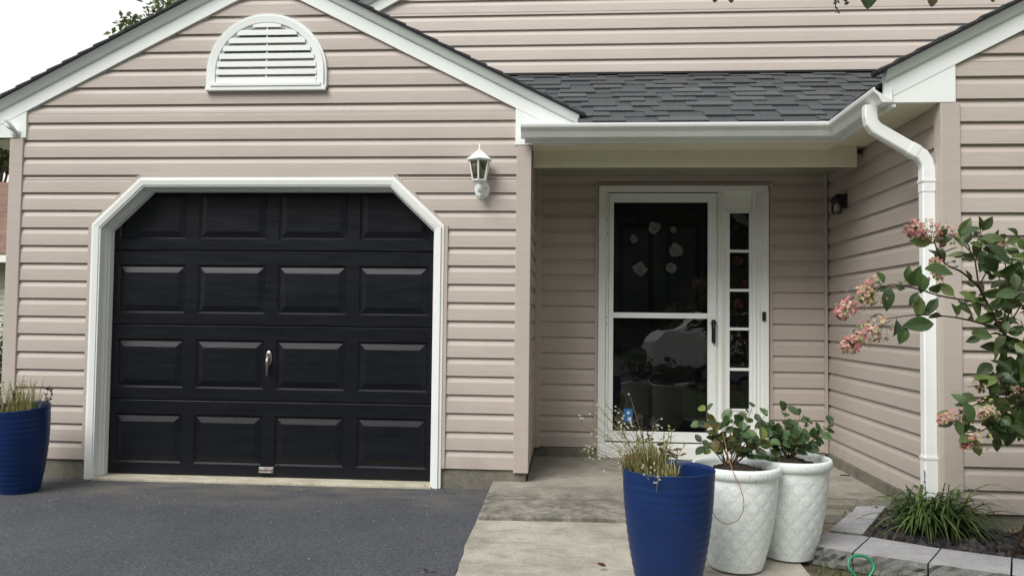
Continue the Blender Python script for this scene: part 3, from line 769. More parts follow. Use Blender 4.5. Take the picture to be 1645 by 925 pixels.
sg = thing('flower_garland', 'dim garland of pink flowers and leaves behind the sidelight panes', 'garland', (1.38, YC+.03, 1.2))
for x, y, r in ((1185, 420, .04), (1186, 488, .042), (1189, 550, .036), (1182, 365, .02), (1196, 455, .025), (1180, 620, .02)):
    b = MB(); blossom(b, P(x, y, YC+.032), r, 10, [(.42, .15, .12), (.30, .11, .09)])
    o = b.build('flower', M['petal'], None, False, False); o.parent = sg; o.matrix_parent_inverse = Matrix.Translation(sg.location).inverted()
b = MB()
for k in range(60):
    p = Vector((rnd(1.32, 1.44), YC+.038, rnd(.5, 1.98))); b.leaf(p, (rnd(-1, 1), 0, rnd(-1, 1)), (0, -1, .1), rnd(.03, .06), .022, jit((.06, .085, .055), .5))
o = b.build('foliage', M['leaf'], None, False, False); o.parent = sg; o.matrix_parent_inverse = Matrix.Translation(sg.location).inverted()
b = MB(); c = P(1227, 508, YC-.036); b.box(c.x-.014, c.x+.014, YC-.052, YC-.0365, c.z-.036, c.z+.036)
tag(bevel(b.build('doorbell', M['dark'], loc=(c.x, YC-.04, c.z)), .003), 'small black doorbell button on the white casing right of the sidelight', 'doorbell')
bpy.data.objects['doorbell'].data.materials[0] = M['dark']

# carriage lantern on the garage wall
lx, lz = P(770, 285, -.10).x, 0
lan = thing('wall_lantern', 'white hexagonal carriage lantern on the beige wall right of the garage door', 'lantern', (lx, -.02, 2.05))
def lpart(b, name, mat, smooth=False, bv=0):
    o = b.build(name, mat, None, smooth); o.parent = lan; o.matrix_parent_inverse = Matrix.Translation(lan.location).inverted()
    if bv: bevel(o, bv)
    return o
LY = -.105
def hexring(r, z, ph=PI/6): return [(lx+r*math.cos(ph+k*PI/3), LY+r*math.sin(ph+k*PI/3), z) for k in range(6)]
b = MB(); b.lathe([(0, -.012), (.05, -.012), (.056, -.004), (.050, .006), (.044, .012), (0, .014)], 28)
b.v = [(lx+.012+x*.95, -.018-z, 2.045+y*1.25) for x, y, z in b.v]
lpart(b, 'back_plate', M['white'], True)
b = MB(); b.tube([(lx+.01, -.03, 2.03), (lx+.008, -.075, 2.012), (lx+.004, LY+.0, 2.03), (lx, LY, 2.085)], [.013, .014, .016, .024], 10)
b.lathe([(0, -.034), (.010, -.03), (.014, -.018), (.009, -.008), (.016, 0)], 12, (lx+.005, LY+.012, 2.02))
lpart(b, 'bracket_arm', M['white'], True)
for sx in (-1, 1):
    b = MB(); b.lathe([(0, -.006), (.005, -.006), (.006, 0)], 10); b.v = [(lx+.012+sx*.028+x, -.030+z, 2.055+y) for x, y, z in b.v]; lpart(b, 'plate_screw', M['steel'], True)
b = MB(); b.tube([(lx+.012, -.032, 2.035), (lx+.011, -.05, 2.015), (lx+.01, -.058, 1.998), (lx+.008, -.05, 1.984), (lx+.008, -.042, 1.99)], [.012, .011, .010, .008, .004], 10); lpart(b, 'scroll', M['white'], True)
b = MB(); z0, z1 = 2.098, 2.232; ra, rb = .048, .072
b.sweep([hexring(.030, 2.080), hexring(ra+.004, 2.092), hexring(ra+.004, 2.100)])
b.sweep([hexring(rb+.004, z1-.008), hexring(rb+.006, z1+.004)])
for k in range(6):
    a = PI/6+k*PI/3
    p0 = (lx+ra*math.cos(a), LY+ra*math.sin(a), z0); p1 = (lx+rb*math.cos(a), LY+rb*math.sin(a), z1-.004)
    b.tube([p0, p1], .0062, 6)
lpart(b, 'lantern_frame', M['white'])
b = MB(); b.sweep([hexring(ra-.002, z0+.002), hexring(rb-.002, z1-.008)], True, False); lpart(b, 'lantern_glass', M['lampglass'])
b = MB(); b.sweep([hexring(.093, 2.232), hexring(.094, 2.239), hexring(.066, 2.256), hexring(.042, 2.280), hexring(.020, 2.298), hexring(.008, 2.304)])
b.lathe([(.006, 0), (.011, .008), (.005, .016), (.010, .024), (.006, .032), (.0015, .046), (0, .05)], 10, (lx, LY, 2.303))
lpart(b, 'lantern_cap', M['white'])
b = MB(); b.lathe([(.0, 0), (.011, 0), (.011, .03), (.018, .05), (.021, .07), (.013, .09), (0, .096)], 14, (lx, LY, 2.104)); lpart(b, 'bulb', M['alum'], True)

# dark porch lamp on the wing side wall
c = Vector((XW-.02, .6, 2.06))
pl = thing('porch_light', 'small black wall lamp with clear glass jar high on the shaded porch side wall', 'lamp', c)
def ppart(b, name, mat, smooth=True):
    o = b.build(name, mat, None, smooth); o.parent = pl; o.matrix_parent_inverse = Matrix.Translation(pl.location).inverted()
b = MB(); b.box(c.x-.014, c.x+.004, c.y-.035, c.y+.035, c.z-.05, c.z+.055); b.tube([(c.x-.01, c.y, c.z+.02), (c.x-.04, c.y, c.z+.04), (c.x-.07, c.y, c.z+.03)], .02, 8); ppart(b, 'wall_bracket', M['dark'], False)
b = MB(); b.lathe([(0, .045), (.03, .042), (.045, .02), (.046, 0), (.0, 0)], 18, (c.x-.062, c.y, c.z-.01)); ppart(b, 'lamp_cap', M['dark'])
b = MB(); b.lathe([(.034, 0), (.040, -.03), (.038, -.07), (.025, -.085), (0, -.088)], 18, (c.x-.062, c.y, c.z-.011)); ppart(b, 'glass_jar', M['lampglass'])
b = MB(); b.lathe([(0, 0), (.01, -.005), (.02, -.035), (.016, -.055), (0, -.062)], 12, (c.x-.062, c.y, c.z-.012)); ppart(b, 'bulb', M['alum'])

# flag bracket on the left eave return
fb = thing('flag_bracket', 'small white flagpole bracket on the left eave return', 'bracket', (-4.0, -.03, 2.45))
def fpart(b, name, mat):
    o = b.build(name, mat, None, True); o.parent = fb; o.matrix_parent_inverse = Matrix.Translation(fb.location).inverted()
b = MB(); b.box(-4.02, -3.965, -.036, -.0285, 2.435, 2.475); fpart(b, 'mount_plate', M['alum'])
b = MB(); b.tube([(-3.985, -.035, 2.455), (-4.0, -.06, 2.49), (-4.025, -.11, 2.545)], [.013, .013, .015], 10); b.tube([(-3.99, -.036, 2.465), (-4.03, -.06, 2.49), (-4.05, -.075, 2.515)], [.010, .010, .013], 8); fpart(b, 'pole_socket', M['alum'])

# ------------------------------------------------------------------ planters
def rib(a, k, z): return 0
def make_blue():
    root = thing('blue_planter', 'x', 'planter')
    H = .555
    def rad(z):
        u = z/H; return .118+.079*math.sin(min(1, u*.98)*PI/2)**.85
    n = 150; prof = []
    for i in range(n+1):
        z = H*i/n
        prof.append((rad(z), z))
    def fn(a, k, z):
        if k < 3 or z > H-.03: return 0
        ph = z/.0345*2*PI + .55*math.sin(3*a+.4*math.sin(2*a)) + .5*math.sin(5*a+1)*.4
        s = math.sin(ph); return .0017*(abs(s)**.8*(1 if s > 0 else -1)*.5*(.65+.35*math.sin(2*a+z*9)) - .3) - .0006
    b = MB(); b.lathe(prof, 96, fn=fn)
    inner = [(.197, H), (.1995, H+.004), (.197, H+.008), (.192, H+.006), (.190, H-.01), (.178, H-.25), (.17, H-.30), (0, H-.30)]
    b.lathe(inner, 96); b.lathe([(0, .0), (.118, 0)], 96)
    o = b.build('pot_shell', M['blue'], root, True)
    b = MB()
    pr = [(0, .012), (.05, .015), (.1, .006), (.15, .008), (.186, 0)]
    b.lathe(pr, 40, (0, 0, H-.085), fn=lambda a, k, z: 0 if k == 0 else .004*math.sin(5*a+k)); b.build('soil', M['soil'], root, True)
    return root
def copy_tree(o, parent=None):
    c = o.copy(); col.objects.link(c); c.parent = parent
    for ch in list(o.children): copy_tree(ch, c)
    return c
bp = make_blue()
P1 = Vector((.443, -1.955, -.042))
bp.location = P1; tag(bp, 'tall ribbed blue planter standing left of the white pots, dry weeds spilling over its rim', 'planter', 'blue ribbed planters')
bp2 = copy_tree(bp); P2 = Vector((-3.61, -.40, -.018)); bp2.location = P2; bp2.rotation_euler = (R(1), R(-5), R(70))
tag(bp2, 'ribbed cobalt blue planter leaning by the left corner of the garage', 'planter', 'blue ribbed planters')
def make_white():
    root = thing('white_planter', 'x', 'planter')
    H = .49
    def rad(z): return .122+.074*math.sin(min(1, z/H*1.08)*PI/2)**.9
    n = 110; prof = []
    for i in range(n+1):
        z = (H-.055)*i/n; prof.append((rad(z), z))
    NA = 14; HZ = .088
    def dia(a, z):
        u = a/(2*PI)*NA; v = z/HZ
        p, q = (u+v) % 1, (u-v) % 1
        return min(min(p, 1-p), min(q, 1-q))     # distance to lattice line
    def fn(a, k, z):
        if z < .02 or z > H-.075: return 0
        d = dia(a, z); return .0018*min(1, d*3.2)**.7 - .0008
    def cfn(a, k):
        z = prof[k][1]
        if z < .02 or z > H-.075: return (1, 1, 1)
        d = dia(a, z); g = .93+.07*min(1, d*3); return (g, g*1.005, g)
    b = MB(); b.lathe(prof, 168, fn=fn, cfn=cfn)
    b.lathe([(.196, H-.055), (.2, H-.052), (.208, H-.045), (.2115, H-.03), (.2115, H-.014), (.207, H-.003), (.199, H), (.192, H-.004), (.189, H-.02), (.182, H-.2), (0, H-.2)], 96)
    b.lathe([(0, 0), (.118, 0), (.122, .004)], 96)
    b.build('pot_shell', M['whitepot'], root, True)
    b = MB()
    random.seed(8)
    b.lathe([(0, .05), (.05, .045), (.09, .028), (.13, .01), (.187, -.012)], 48, (0, 0, H-.05), fn=lambda a, k, z: 0 if k in (0, 4) else .006*math.sin(4*a+k*2)+.004*math.sin(11*a))
    for k in range(150):
        a, r = rnd(0, 2*PI), .17*math.sqrt(rnd(0, 1)); s = rnd(.004, .012); z = H-.05+.05*(1-r/.19)
        c = Vector((r*math.cos(a), r*math.sin(a), z)); b.hexa([c+Vector((rnd(.6, 1)*s*math.cos(q), rnd(.6, 1)*s*math.sin(q), -s*.5)) for q in (0, 1.5, 3.1, 4.6)], [c+Vector((rnd(.3, .8)*s*math.cos(q), rnd(.3, .8)*s*math.sin(q), s*.6)) for q in (0, 1.5, 3.1, 4.6)])
    b.build('soil', M['soil'], root)
    return root
wp = make_white(); W1 = Vector((.822, -1.52, -.020)); wp.location = W1
tag(wp, 'speckled white quilted planter in the middle, right against the tall blue one', 'planter', 'white quilted planters')
wp2 = copy_tree(wp); W2 = Vector((1.118, -1.335, -.012)); wp2.location = W2; wp2.rotation_euler = (0, 0, .9)
tag(wp2, 'speckled white quilted planter at the back right, beside the stone edging', 'planter', 'white quilted planters')

# ------------------------------------------------------------------ plants
def adopt(b, name, mat, root, smooth=False):
    o = b.build(name, mat, None, smooth, False); o.parent = root; o.matrix_parent_inverse = Matrix.Translation(root.location).inverted(); return o
def bez(p0, p1, p2, n=8):
    return [Vector(p0)*(1-t)**2 + Vector(p1)*2*t*(1-t) + Vector(p2)*t*t for t in [i/n for i in range(n+1)]]
def blade(b, pts, w, c, side=None):
    """flat strap following pts"""
    n = len(pts); k0 = len(b.v)
    for i, p in enumerate(pts):
        d = (pts[min(i+1, n-1)]-pts[max(i-1, 0)]).normalized(); s = d.cross(Vector((0, 0, 1)))
        if s.length < .05: s = Vector(side) if side else Vector((1, 0, 0))
        s.normalize(); u = i/(n-1); h = w*.5*(1-u**3)*(.55+.45*min(1, u*5))
        nn = s.cross(d)*(h*.35)
        b.vert(p-s*h+nn); b.vert(p); b.vert(p+s*h+nn)
    for i in range(n-1):
        a = k0+3*i; b.idx([a, a+1, a+4, a+3], 0, c); b.idx([a+1, a+2, a+5, a+4], 0, c)

def shrub(loc, label, H, pxs, seed, leafc, nst, spread=.16, extra=0):
    random.seed(seed)
    root = thing('potted_shrub', label, 'shrub', loc, 'young shrubs in the white planters')
    sb, lb = MB(), MB(); loc = Vector(loc)
    tips = []
    for (tx, ty, tz) in pxs: tips.append(loc+Vector((tx, ty, tz)))
    for k in range(nst): tips.append(loc+Vector((rnd(-spread, spread), rnd(-.12, .12), rnd(.35, .95)*H)))
    for tip in tips:
        base = loc+Vector((rnd(-.03, .03), rnd(-.03, .03), -.02))
        mid = base.lerp(tip, .5)+Vector((rnd(-.03, .03), rnd(-.02, .02), rnd(0, .04)))
        pts = bez(base, mid, tip, 8)
        sb.tube(pts, [.0042*(1-i/11) for i in range(9)], 5, c=jit((.16, .11, .055), .3))
        for i in range(3, 9):
            for s in (-1, 1):
                if rnd(0, 1) < .30: continue
                d = (pts[min(i+1, 8)]-pts[i-1]).normalized(); a = rnd(0, 2*PI)
                o = d.orthogonal().normalized(); o = Matrix.Rotation(a, 3, d) @ o
                ld = (o*s + d*.55+Vector((0, -.15, .1))).normalized()
                ln = rnd(.036, .066)*(1.1 if i > 6 else 1)
                nn = Vector((rnd(-.5, .5), -.75, rnd(.1, 1)))
                c = jit(random.choice(leafc), .25)
                lb.leaf(pts[i]+ld*.008, ld, nn, ln, ln*rnd(.62, .8), c, rnd(0, .3), rnd(.05, .25), shape=((0, .08), (.12, .62), (.35, 1.), (.62, .98), (.86, .6), (1, .08)))
    adopt(sb, 'stems', M['stem'], root); adopt(lb, 'leaves', M['leaf'], root)
    return root
GR = [(.06, .115, .042), (.085, .15, .055), (.105, .175, .08), (.045, .085, .034)]
YG = [(.17, .22, .05), (.15, .20, .06), (.19, .15, .055)]
S1 = W1+Vector((-.03, 0, .475)); S2 = W2+Vector((-.0, 0, .47))
def rel(px, py, Y, S): return tuple(P(px, py, Y)-S)
shrub(S1, 'leggy round leafed shrub with yellowing leaves in the middle white planter', .26, [rel(1135, 660, -1.55, S1), rel(1150, 672, -1.5, S1), rel(1208, 655, -1.52, S1), rel(1228, 668, -1.55, S1), rel(1235, 705, -1.56, S1), rel(1128, 712, -1.62, S1), rel(1185, 662, -1.4, S1)], 14, GR+YG, 7)
shrub(S2, 'dense dark green shrub in the back white planter by the stone edging', .2, [rel(1262, 660, -1.3, S2), rel(1285, 668, -1.3, S2), rel(1335, 682, -1.33, S2), rel(1325, 690, -1.3, S2), rel(1240, 700, -1.35, S2), rel(1225, 730, -1.4, S2), rel(1300, 680, -1.28, S2)], 25, GR, 9, .12)
# reddish dead runner looping out of the middle planter
b = MB(); rp = [P(x, y, Y) for x, y, Y in ((1160, 690, -1.62), (1168, 725, -1.66), (1178, 758, -1.735), (1190, 785, -1.75), (1195, 812, -1.75), (1186, 834, -1.75), (1168, 841, -1.75), (1152, 833, -1.75), (1143, 818, -1.755))]
sm = []
for i in range(len(rp)-1):
    p0, p1, p2, p3 = rp[max(i-1, 0)], rp[i], rp[i+1], rp[min(i+2, len(rp)-1)]
    for k in range(5):
        u = k/5; sm.append(.5*((2*p1)+(p2-p0)*u+(2*p0-5*p1+4*p2-p3)*u*u+(3*p1-p0-3*p2+p3)*u**3))
sm.append(rp[-1]); b.tube(sm, .0019, 5)
tag(b.build('dry_runner', M['wire'], loc=tuple(rp[2])), 'thin orange brown runner looping down the front of the middle white planter', 'dead stem')

# dry weeds in the blue planters
def weeds(loc, label, seed, tuft, sprigs, seedheads):
    random.seed(seed)
    root = thing('dry_weeds', label, 'weeds', loc, 'dry weeds in the blue planters'); loc = Vector(loc)
    g = MB()
    for (ox, oy, n, h, sp) in tuft:
        for k in range(n):
            p = loc+Vector((ox+rnd(-sp, sp), oy+rnd(-sp, sp)*.7, 0)); a = rnd(0, 2*PI); hh = h*rnd(.4, 1.1)
            tip = p+Vector((math.cos(a)*hh*rnd(.1, .8), math.sin(a)*hh*rnd(.1, .6), hh)); mid = p+Vector((0, 0, hh*.7))+ (tip-p)*.15
            blade(g, bez(p, mid, tip, 5), rnd(.0028, .005), jit(random.choice([(.38, .36, .13), (.50, .43, .20), (.26, .29, .09), (.56, .48, .27)]), .25), (1, 0, 0))
    for k in range(16):
        p = loc+Vector((tuft[0][0]+rnd(-.08, .1), rnd(-.07, .03), 0)); hh = rnd(.14, .25); tip = p+Vector((rnd(-.07, .07), rnd(-.04, .04), hh))
        pts = bez(p, p.lerp(tip, .5)+Vector((rnd(-.02, .02), 0, .01)), tip, 8); g.tube(pts, .0013, 4, c=jit((.26, .27, .10), .3))
        for i in range(2, 9):
            for q in (0, 1): g.leaf(pts[i], (rnd(-1, 1), rnd(-1, 1), rnd(-.1, .8)), (0, -.5, .8), rnd(.012, .024), rnd(.005, .009), jit(random.choice([(.22, .27, .08), (.34, .32, .13), (.16, .22, .07)]), .3), .2, .15)
    adopt(g, 'grass_tuft', M['leaf'], root)
    s, f = MB(), MB()
    for (tip, droop) in sprigs:
        tip = Vector(tip); base = loc+Vector((rnd(-.05, .05), rnd(-.04, .04), 0)) if droop is None else Vector(droop)
        mid = base.lerp(tip, .55)+Vector((rnd(-.02, .02), rnd(-.02, .02), rnd(.02, .05)))
        pts = bez(base, mid, tip, 8); s.tube(pts, .0011, 4, c=jit((.19, .17, .08), .3))
        for k in range(rnd(4, 8).__int__()):
            q = pts[random.choice([4, 5, 6, 7, 8])]; e = q+Vector((rnd(-.04, .04), rnd(-.03, .03), rnd(-.02, .045)))
            s.tube([q, q.lerp(e, .5)+Vector((0, 0, .005)), e], .0008, 3, c=jit((.2, .19, .1), .3))
            for m in range(5):
                a = m*2*PI/5+rnd(-.3, .3); f.leaf(e, (math.cos(a), -.3, math.sin(a)), (0, -1, .4), rnd(.0035, .006), .004, jit((.62, .62, .52), .2), .1, .1, shape=((0, .3), (.5, 1), (1, .3)))
    if sprigs: adopt(s, 'sprig', M['stem'], root); adopt(f, 'white_flowers', M['petal'], root)
    h = MB()
    for tip in seedheads:
        tip = Vector(tip); base = loc+Vector(((tip.x-loc.x)*.7, rnd(-.03, .03), 0)); pts = bez(base, base.lerp(tip, .5)+Vector((.01, 0, .01)), tip, 6)
        h.tube(pts, .0018, 4, c=(.10, .07, .04))
        for k in range(7):
            q = pts[random.choice([4, 5, 6])]+Vector((rnd(-.008, .008), rnd(-.006, .006), rnd(-.008, .01)))
            for m in range(4): h.leaf(q, (rnd(-1, 1), rnd(-1, .3), rnd(-.2, 1)), (0, -1, .3), rnd(.010, .018), .007, jit((.055, .035, .028), .35), .1, .2)
    if seedheads: adopt(h, 'seed_head', M['stem'], root)
    return root
L1 = P1+Vector((-.06, .0, .485))
spr = [P(x, y, Y) for x, y, Y in ((944, 655, -1.9), (960, 650, -1.85), (968, 664, -1.95), (972, 645, -2.), (934, 682, -1.9), (950, 676, -2.), (962, 690, -1.8), (955, 708, -2.0), (941, 720, -1.95), (936, 712, -1.9), (931, 724, -1.9), (938, 738, -1.9), (946, 722, -1.85), (995, 656, -1.9), (1016, 648, -1.95), (998, 672, -1.8), (1050, 680, -1.9), (1003, 700, -2.0), (985, 690, -1.95))]
weeds(L1, 'dry straw weeds with tiny white flowers spilling from the tall blue planter', 31,
      [(-.03, -.02, 260, .19, .06), (.055, -.12, 90, .13, .03), (-.09, 0, 120, .15, .04), (.0, -.05, 90, .22, .05)],
      [(p, None) for p in spr] + [(P(1042, 770, -2.168), P(1055, 748, -2.14)), (P(1054, 790, -2.168), P(1056, 748, -2.14))],
      [P(1020, 680, -1.9), P(1030, 672, -1.95), P(1042, 698, -1.9), P(1040, 690, -1.85), P(1062, 715, -2.0)])
L2 = Vector((P2.x-.03, P2.y, .47))
weeds(L2, 'yellow green grass with two dark seed heads in the leaning blue planter', 47,
      [(.0, 0, 150, .17, .12), (.08, -.02, 60, .25, .06), (-.05, 0, 25, .27, .10)], [], [P(22, 630, -.42), P(80, 618, -.42), P(84, 628, -.4), P(78, 640, -.42)])
b = MB(); c = P(1085, 728, -1.9)
random.seed(4)
for k in range(14): b.leaf(c+Vector((rnd(-.03, .03), rnd(-.02, .02), rnd(-.02, .012))), (rnd(-1, 1), rnd(-.5, .5), rnd(-.3, .6)), (0, -.6, .8), rnd(.02, .035), .012, jit((.16, .05, .02), .4), .4, .3)
b.tube([c+Vector((0, 0, -.05)), c+Vector((.01, 0, .015))], .0015, 4, c=(.12, .05, .03))
tag(b.build('dead_weed', M['leaf'], None, False, False, loc=tuple(c)), 'small shrivelled rusty red weed on the bare side of the tall blue planter', 'dead weed')

# ------------------------------------------------------------------ hydrangea at the right
HB = Vector((2.15, -1.42, .03))
hy = thing('hydrangea_bush', 'leafy hydrangea with fading pink flower heads leaning in from the right', 'bush', HB)
random.seed(77)
st, lf = MB(), MB()
HG = [(.048, .088, .032), (.066, .120, .040), (.095, .155, .050), (.15, .21, .065), (.034, .064, .026), (.075, .12, .06), (.12, .17, .045), (.09, .13, .05)]
def chain(pts, n=5):
    out = []
    for i in range(len(pts)-1):
        p0, p1, p2, p3 = pts[max(i-1, 0)], pts[i], pts[i+1], pts[min(i+2, len(pts)-1)]
        for k in range(n):
            u = k/n; out.append(.5*((2*p1)+(p2-p0)*u+(2*p0-5*p1+4*p2-p3)*u*u+(3*p1-p0-3*p2+p3)*u**3))
    out.append(pts[-1]); return out
def hleaf(p, d, ln=None, c=None, n=None, dr=None):
    ln = ln or rnd(.045, .098)
    lf.leaf(p, d, n or Vector((rnd(-.6, .6), rnd(-1, -.3), rnd(-.2, 1))), ln, ln*rnd(.5, .66), c or jit(random.choice(HG), .22), dr if dr is not None else rnd(.05, .45), rnd(.08, .3),
            shape=((0, .05), (.1, .42), (.28, .88), (.48, 1.), (.68, .82), (.86, .42), (1, .02)))
def branch(pp, r0, r1, leaves=True, start=.3, dens=.88):
    pts = chain([P(*q) if len(q) == 3 and not isinstance(q, Vector) else q for q in pp]); n = len(pts)
    st.tube(pts, [r0+(r1-r0)*i/(n-1) for i in range(n)], 6, c=jit((.045, .030, .018), .2))
    if leaves:
        for i in range(int(n*start), n, 2):
            for s in (-1, 1):
                if rnd(0, 1) > dens: continue
                d = (pts[min(i+1, n-1)]-pts[max(i-1, 0)]).normalized(); o = Matrix.Rotation(rnd(0, 2*PI), 3, d) @ d.orthogonal().normalized()
                ld = (o*s+d*.45+Vector((0, -.1, rnd(-.35, .35)))).normalized(); st.tube([pts[i], pts[i]+ld*.018], .0015, 4, c=(.10, .09, .04)); hleaf(pts[i]+ld*.016, ld)
    return pts
Yh = -1.75
root_pts = [HB, Vector((2.2, -1.5, .3)), P(1668, 640, -1.6)]
branch(root_pts, .011, .008, False)
branch([HB+Vector((.04, .02, 0)), Vector((2.32, -1.5, .35)), P(1690, 560, -1.65), P(1675, 470, -1.7), P(1655, 420, -1.75)], .010, .004)
main = [P(1668, 640, -1.6), P(1645, 575, -1.68), P(1612, 535, Yh), P(1590, 495, Yh), P(1572, 460, -1.78)]
branch(main, .008, .0055, True, .35, .5)
branch([P(1572, 460, -1.78), P(1545, 437, -1.8), P(1520, 425, -1.82), P(1507, 405, -1.84), P(1500, 385, -1.86)], .0048, .0025, True, .2, .5)
branch([P(1572, 460, -1.78), P(1568, 430, -1.76), P(1562, 408, -1.75), P(1535, 382, -1.78), P(1515, 372, -1.8)], .0045, .002, True, .1, .5)
branch([P(1592, 505, Yh), P(1575, 488, -1.8), P(1510, 475, -1.9), P(1470, 463, -1.95), P(1432, 457, -1.98), P(1405, 470, -2.)], .0045, .002, True, .25, .6)
branch([P(1600, 527, Yh), P(1560, 515, -1.85), P(1520, 508, -1.9), P(1470, 506, -1.97), P(1425, 512, -2.)], .0045, .002, True, .2, .55)
branch([P(1614, 530, Yh), P(1622, 490, -1.72), P(1618, 440, -1.7), P(1610, 405, -1.7), P(1612, 388, -1.7)], .0042, .002, True, .2, .6)
branch([P(1600, 500, Yh), P(1625, 455, -1.7), P(1640, 420, -1.65), P(1650, 400, -1.62)], .004, .002, True, .2, .8)
branch([P(1612, 535, Yh), P(1640, 490, -1.68), P(1660, 450, -1.6)], .004, .002, True, .1, .9)
branch([P(1575, 455, -1.78), P(1590, 420, -1.7), P(1580, 385, -1.68), P(1572, 372, -1.66)], .0035, .0015, True, .2, .8)
branch([P(1660, 630, -1.62), P(1630, 628, -1.72), P(1590, 640, -1.8), P(1555, 655, -1.85), P(1535, 668, -1.88)], .0042, .0018, True, .1, .75)
branch([P(1665, 650, -1.62), P(1635, 650, -1.75), P(1605, 668, -1.82), P(1580, 690, -1.88), P(1562, 704, -1.9)], .0042, .0018, True, .1, .8)
branch([P(1668, 640, -1.6), P(1650, 610, -1.7), P(1625, 600, -1.8), P(1600, 610, -1.85)], .004, .0018, True, .1, .9)
branch([P(1672, 660, -1.6), P(1650, 668, -1.72), P(1630, 685, -1.8), P(1618, 697, -1.83)], .004, .0018, True, .1, .9)
branch([P(1690, 590, -1.6), P(1668, 560, -1.7), P(1650, 540, -1.75), P(1640, 515, -1.75)], .005, .002, True, .1, .9)
# denser leaf mass near the stem side
for k in range(190):
    px, py = rnd(1592, 1720), rnd(545, 700)
    hleaf(P(px, py, rnd(-1.85, -1.5)), (rnd(-1, .6), rnd(-.7, .2), rnd(-1, .5)))
for k in range(100):
    px, py = rnd(1552, 1700), rnd(380, 545)
    hleaf(P(px, py, rnd(-1.8, -1.6)), (rnd(-1, .8), rnd(-.6, .2), rnd(-.7, .6)))
for k in range(60):
    hleaf(Vector((rnd(2.3, 2.9), rnd(-1.9, -1.2), rnd(.25, 1.5))), (rnd(-1, 1), rnd(-.7, .2), rnd(-.7, .6)))
# leaves one can pick out in the photograph
for px, py, dx, dz, ln, c in ((1585, 392, .35, -.35, .125, 0), (1543, 375, .8, .35, .085, 0), (1482, 440, -.1, -.95, .085, 1), (1476, 475, -.05, -1, .10, 3), (1500, 520, -1, -.05, .135, 1), (1455, 525, -.35, -.9, .08, 1), (1485, 432, 1, -.1, .12, 1),
                              (1452, 452, .9, .1, .06, 4), (1540, 470, 1, -.5, .08, 3), (1600, 345+130, .9, .2, .10, 1), (1420, 455, -.5, .9, .06, 2), (1455, 450, .2, .95, .065, 1), (1560, 535, .9, -.1, .09, 2), (1600, 680, .5, -.9, .09, 0), (1622, 683, .9, -.5, .1, 0), (1548, 645, .4, -.9, .1, 1), (1560, 480, .4, -.9, .09, 2)):
    cc = (HG[:5]+[(.20, .26, .10)])[c if c < 4 else 5]
    hleaf(P(px, py, -1.93 if px < 1560 else -1.85), (dx, -.15, dz), ln, jit(cc, .1), Vector((rnd(-.3, .3), -.8, rnd(.3, .8))), .15)
adopt(st, 'branches', M['stem'], hy); adopt(lf, 'leaves', M['leaf'], hy)
PINK = [(.62, .24, .24), (.66, .36, .33), (.55, .17, .20), (.68, .46, .40), (.60, .36, .28)]
CREAM = [(.55, .46, .26), (.42, .40, .20), (.60, .40, .30), (.34, .36, .15)]
def panicle(tip, base, rad, n, pinkf):
    b = MB(); tip, base = Vector(tip), Vector(base); ax = (tip-base); d = ax.normalized(); o1 = d.orthogonal().normalized(); o2 = d.cross(o1)
    b.tube([base-d*.03, tip], .0016, 4, c=(.12, .08, .04))
    for k in range(n):
        u = rnd(0, 1)**.8; r = rad*1.18*(1-u*.6)*math.sqrt(rnd(.12, 1))*(1+.25*math.sin(u*17)); a = rnd(0, 2*PI)
        q = base+ax*u; p = q + o1*(r*math.cos(a)) + o2*(r*math.sin(a))
        if k % 3 == 0: b.tube([q-d*.01, p], .0007, 3, c=(.22, .17, .07))
        face = (p-q+Vector((0, -.02, .01))); face = face.normalized() if face.length > 1e-5 else Vector((0, -1, 0))
        c0 = random.choice(PINK) if rnd(0, 1) < pinkf+(u-.5)*.5 else random.choice(CREAM)
        f1 = face.orthogonal().normalized(); f2 = face.cross(f1); s = rnd(.006, .0105); ph = rnd(0, PI)
        if rnd(0, 1) < .25:
            s *= .5
        for m in range(4):
            ang = ph+m*PI/2; b.leaf(p, f1*math.cos(ang)+f2*math.sin(ang), face, s, s*.95, jit(c0, .2), rnd(-.3, .3), .1, shape=((0, .3), (.45, 1), (.85, .75), (1, .2)))
    adopt(b, 'flower_head', M['petal'], hy)
panicle(P(1455, 365, -1.88), P(1525, 378, -1.85), .062, 260, .75)
panicle(P(1500, 415, -1.87), P(1512, 445, -1.85), .04, 110, .5)
panicle(P(1346, 508, -2.03), P(1408, 462, -2.0), .062, 220, .5)
panicle(P(1400, 448, -2.03), P(1390, 470, -2.0), .03, 60, .6)
panicle(P(1354, 560, -2.05), P(1422, 520, -2.0), .060, 280, .6)
panicle(P(1508, 675, -1.92), P(1545, 664, -1.88), .036, 80, .6)
panicle(P(1545, 716, -1.94), P(1580, 702, -1.9), .042, 100, .5)
panicle(P(1580, 668, -1.92), P(1590, 660, -1.88), .05, 110, .05)
panicle(P(1612, 384, -1.72), P(1612, 400, -1.7), .02, 30, .5)
panicle(P(1605, 615, -1.75), P(1565, 620, -1.75), .04, 50, .45)
panicle(P(1640, 625, -1.75), P(1630, 635, -1.75), .05, 50, .35)

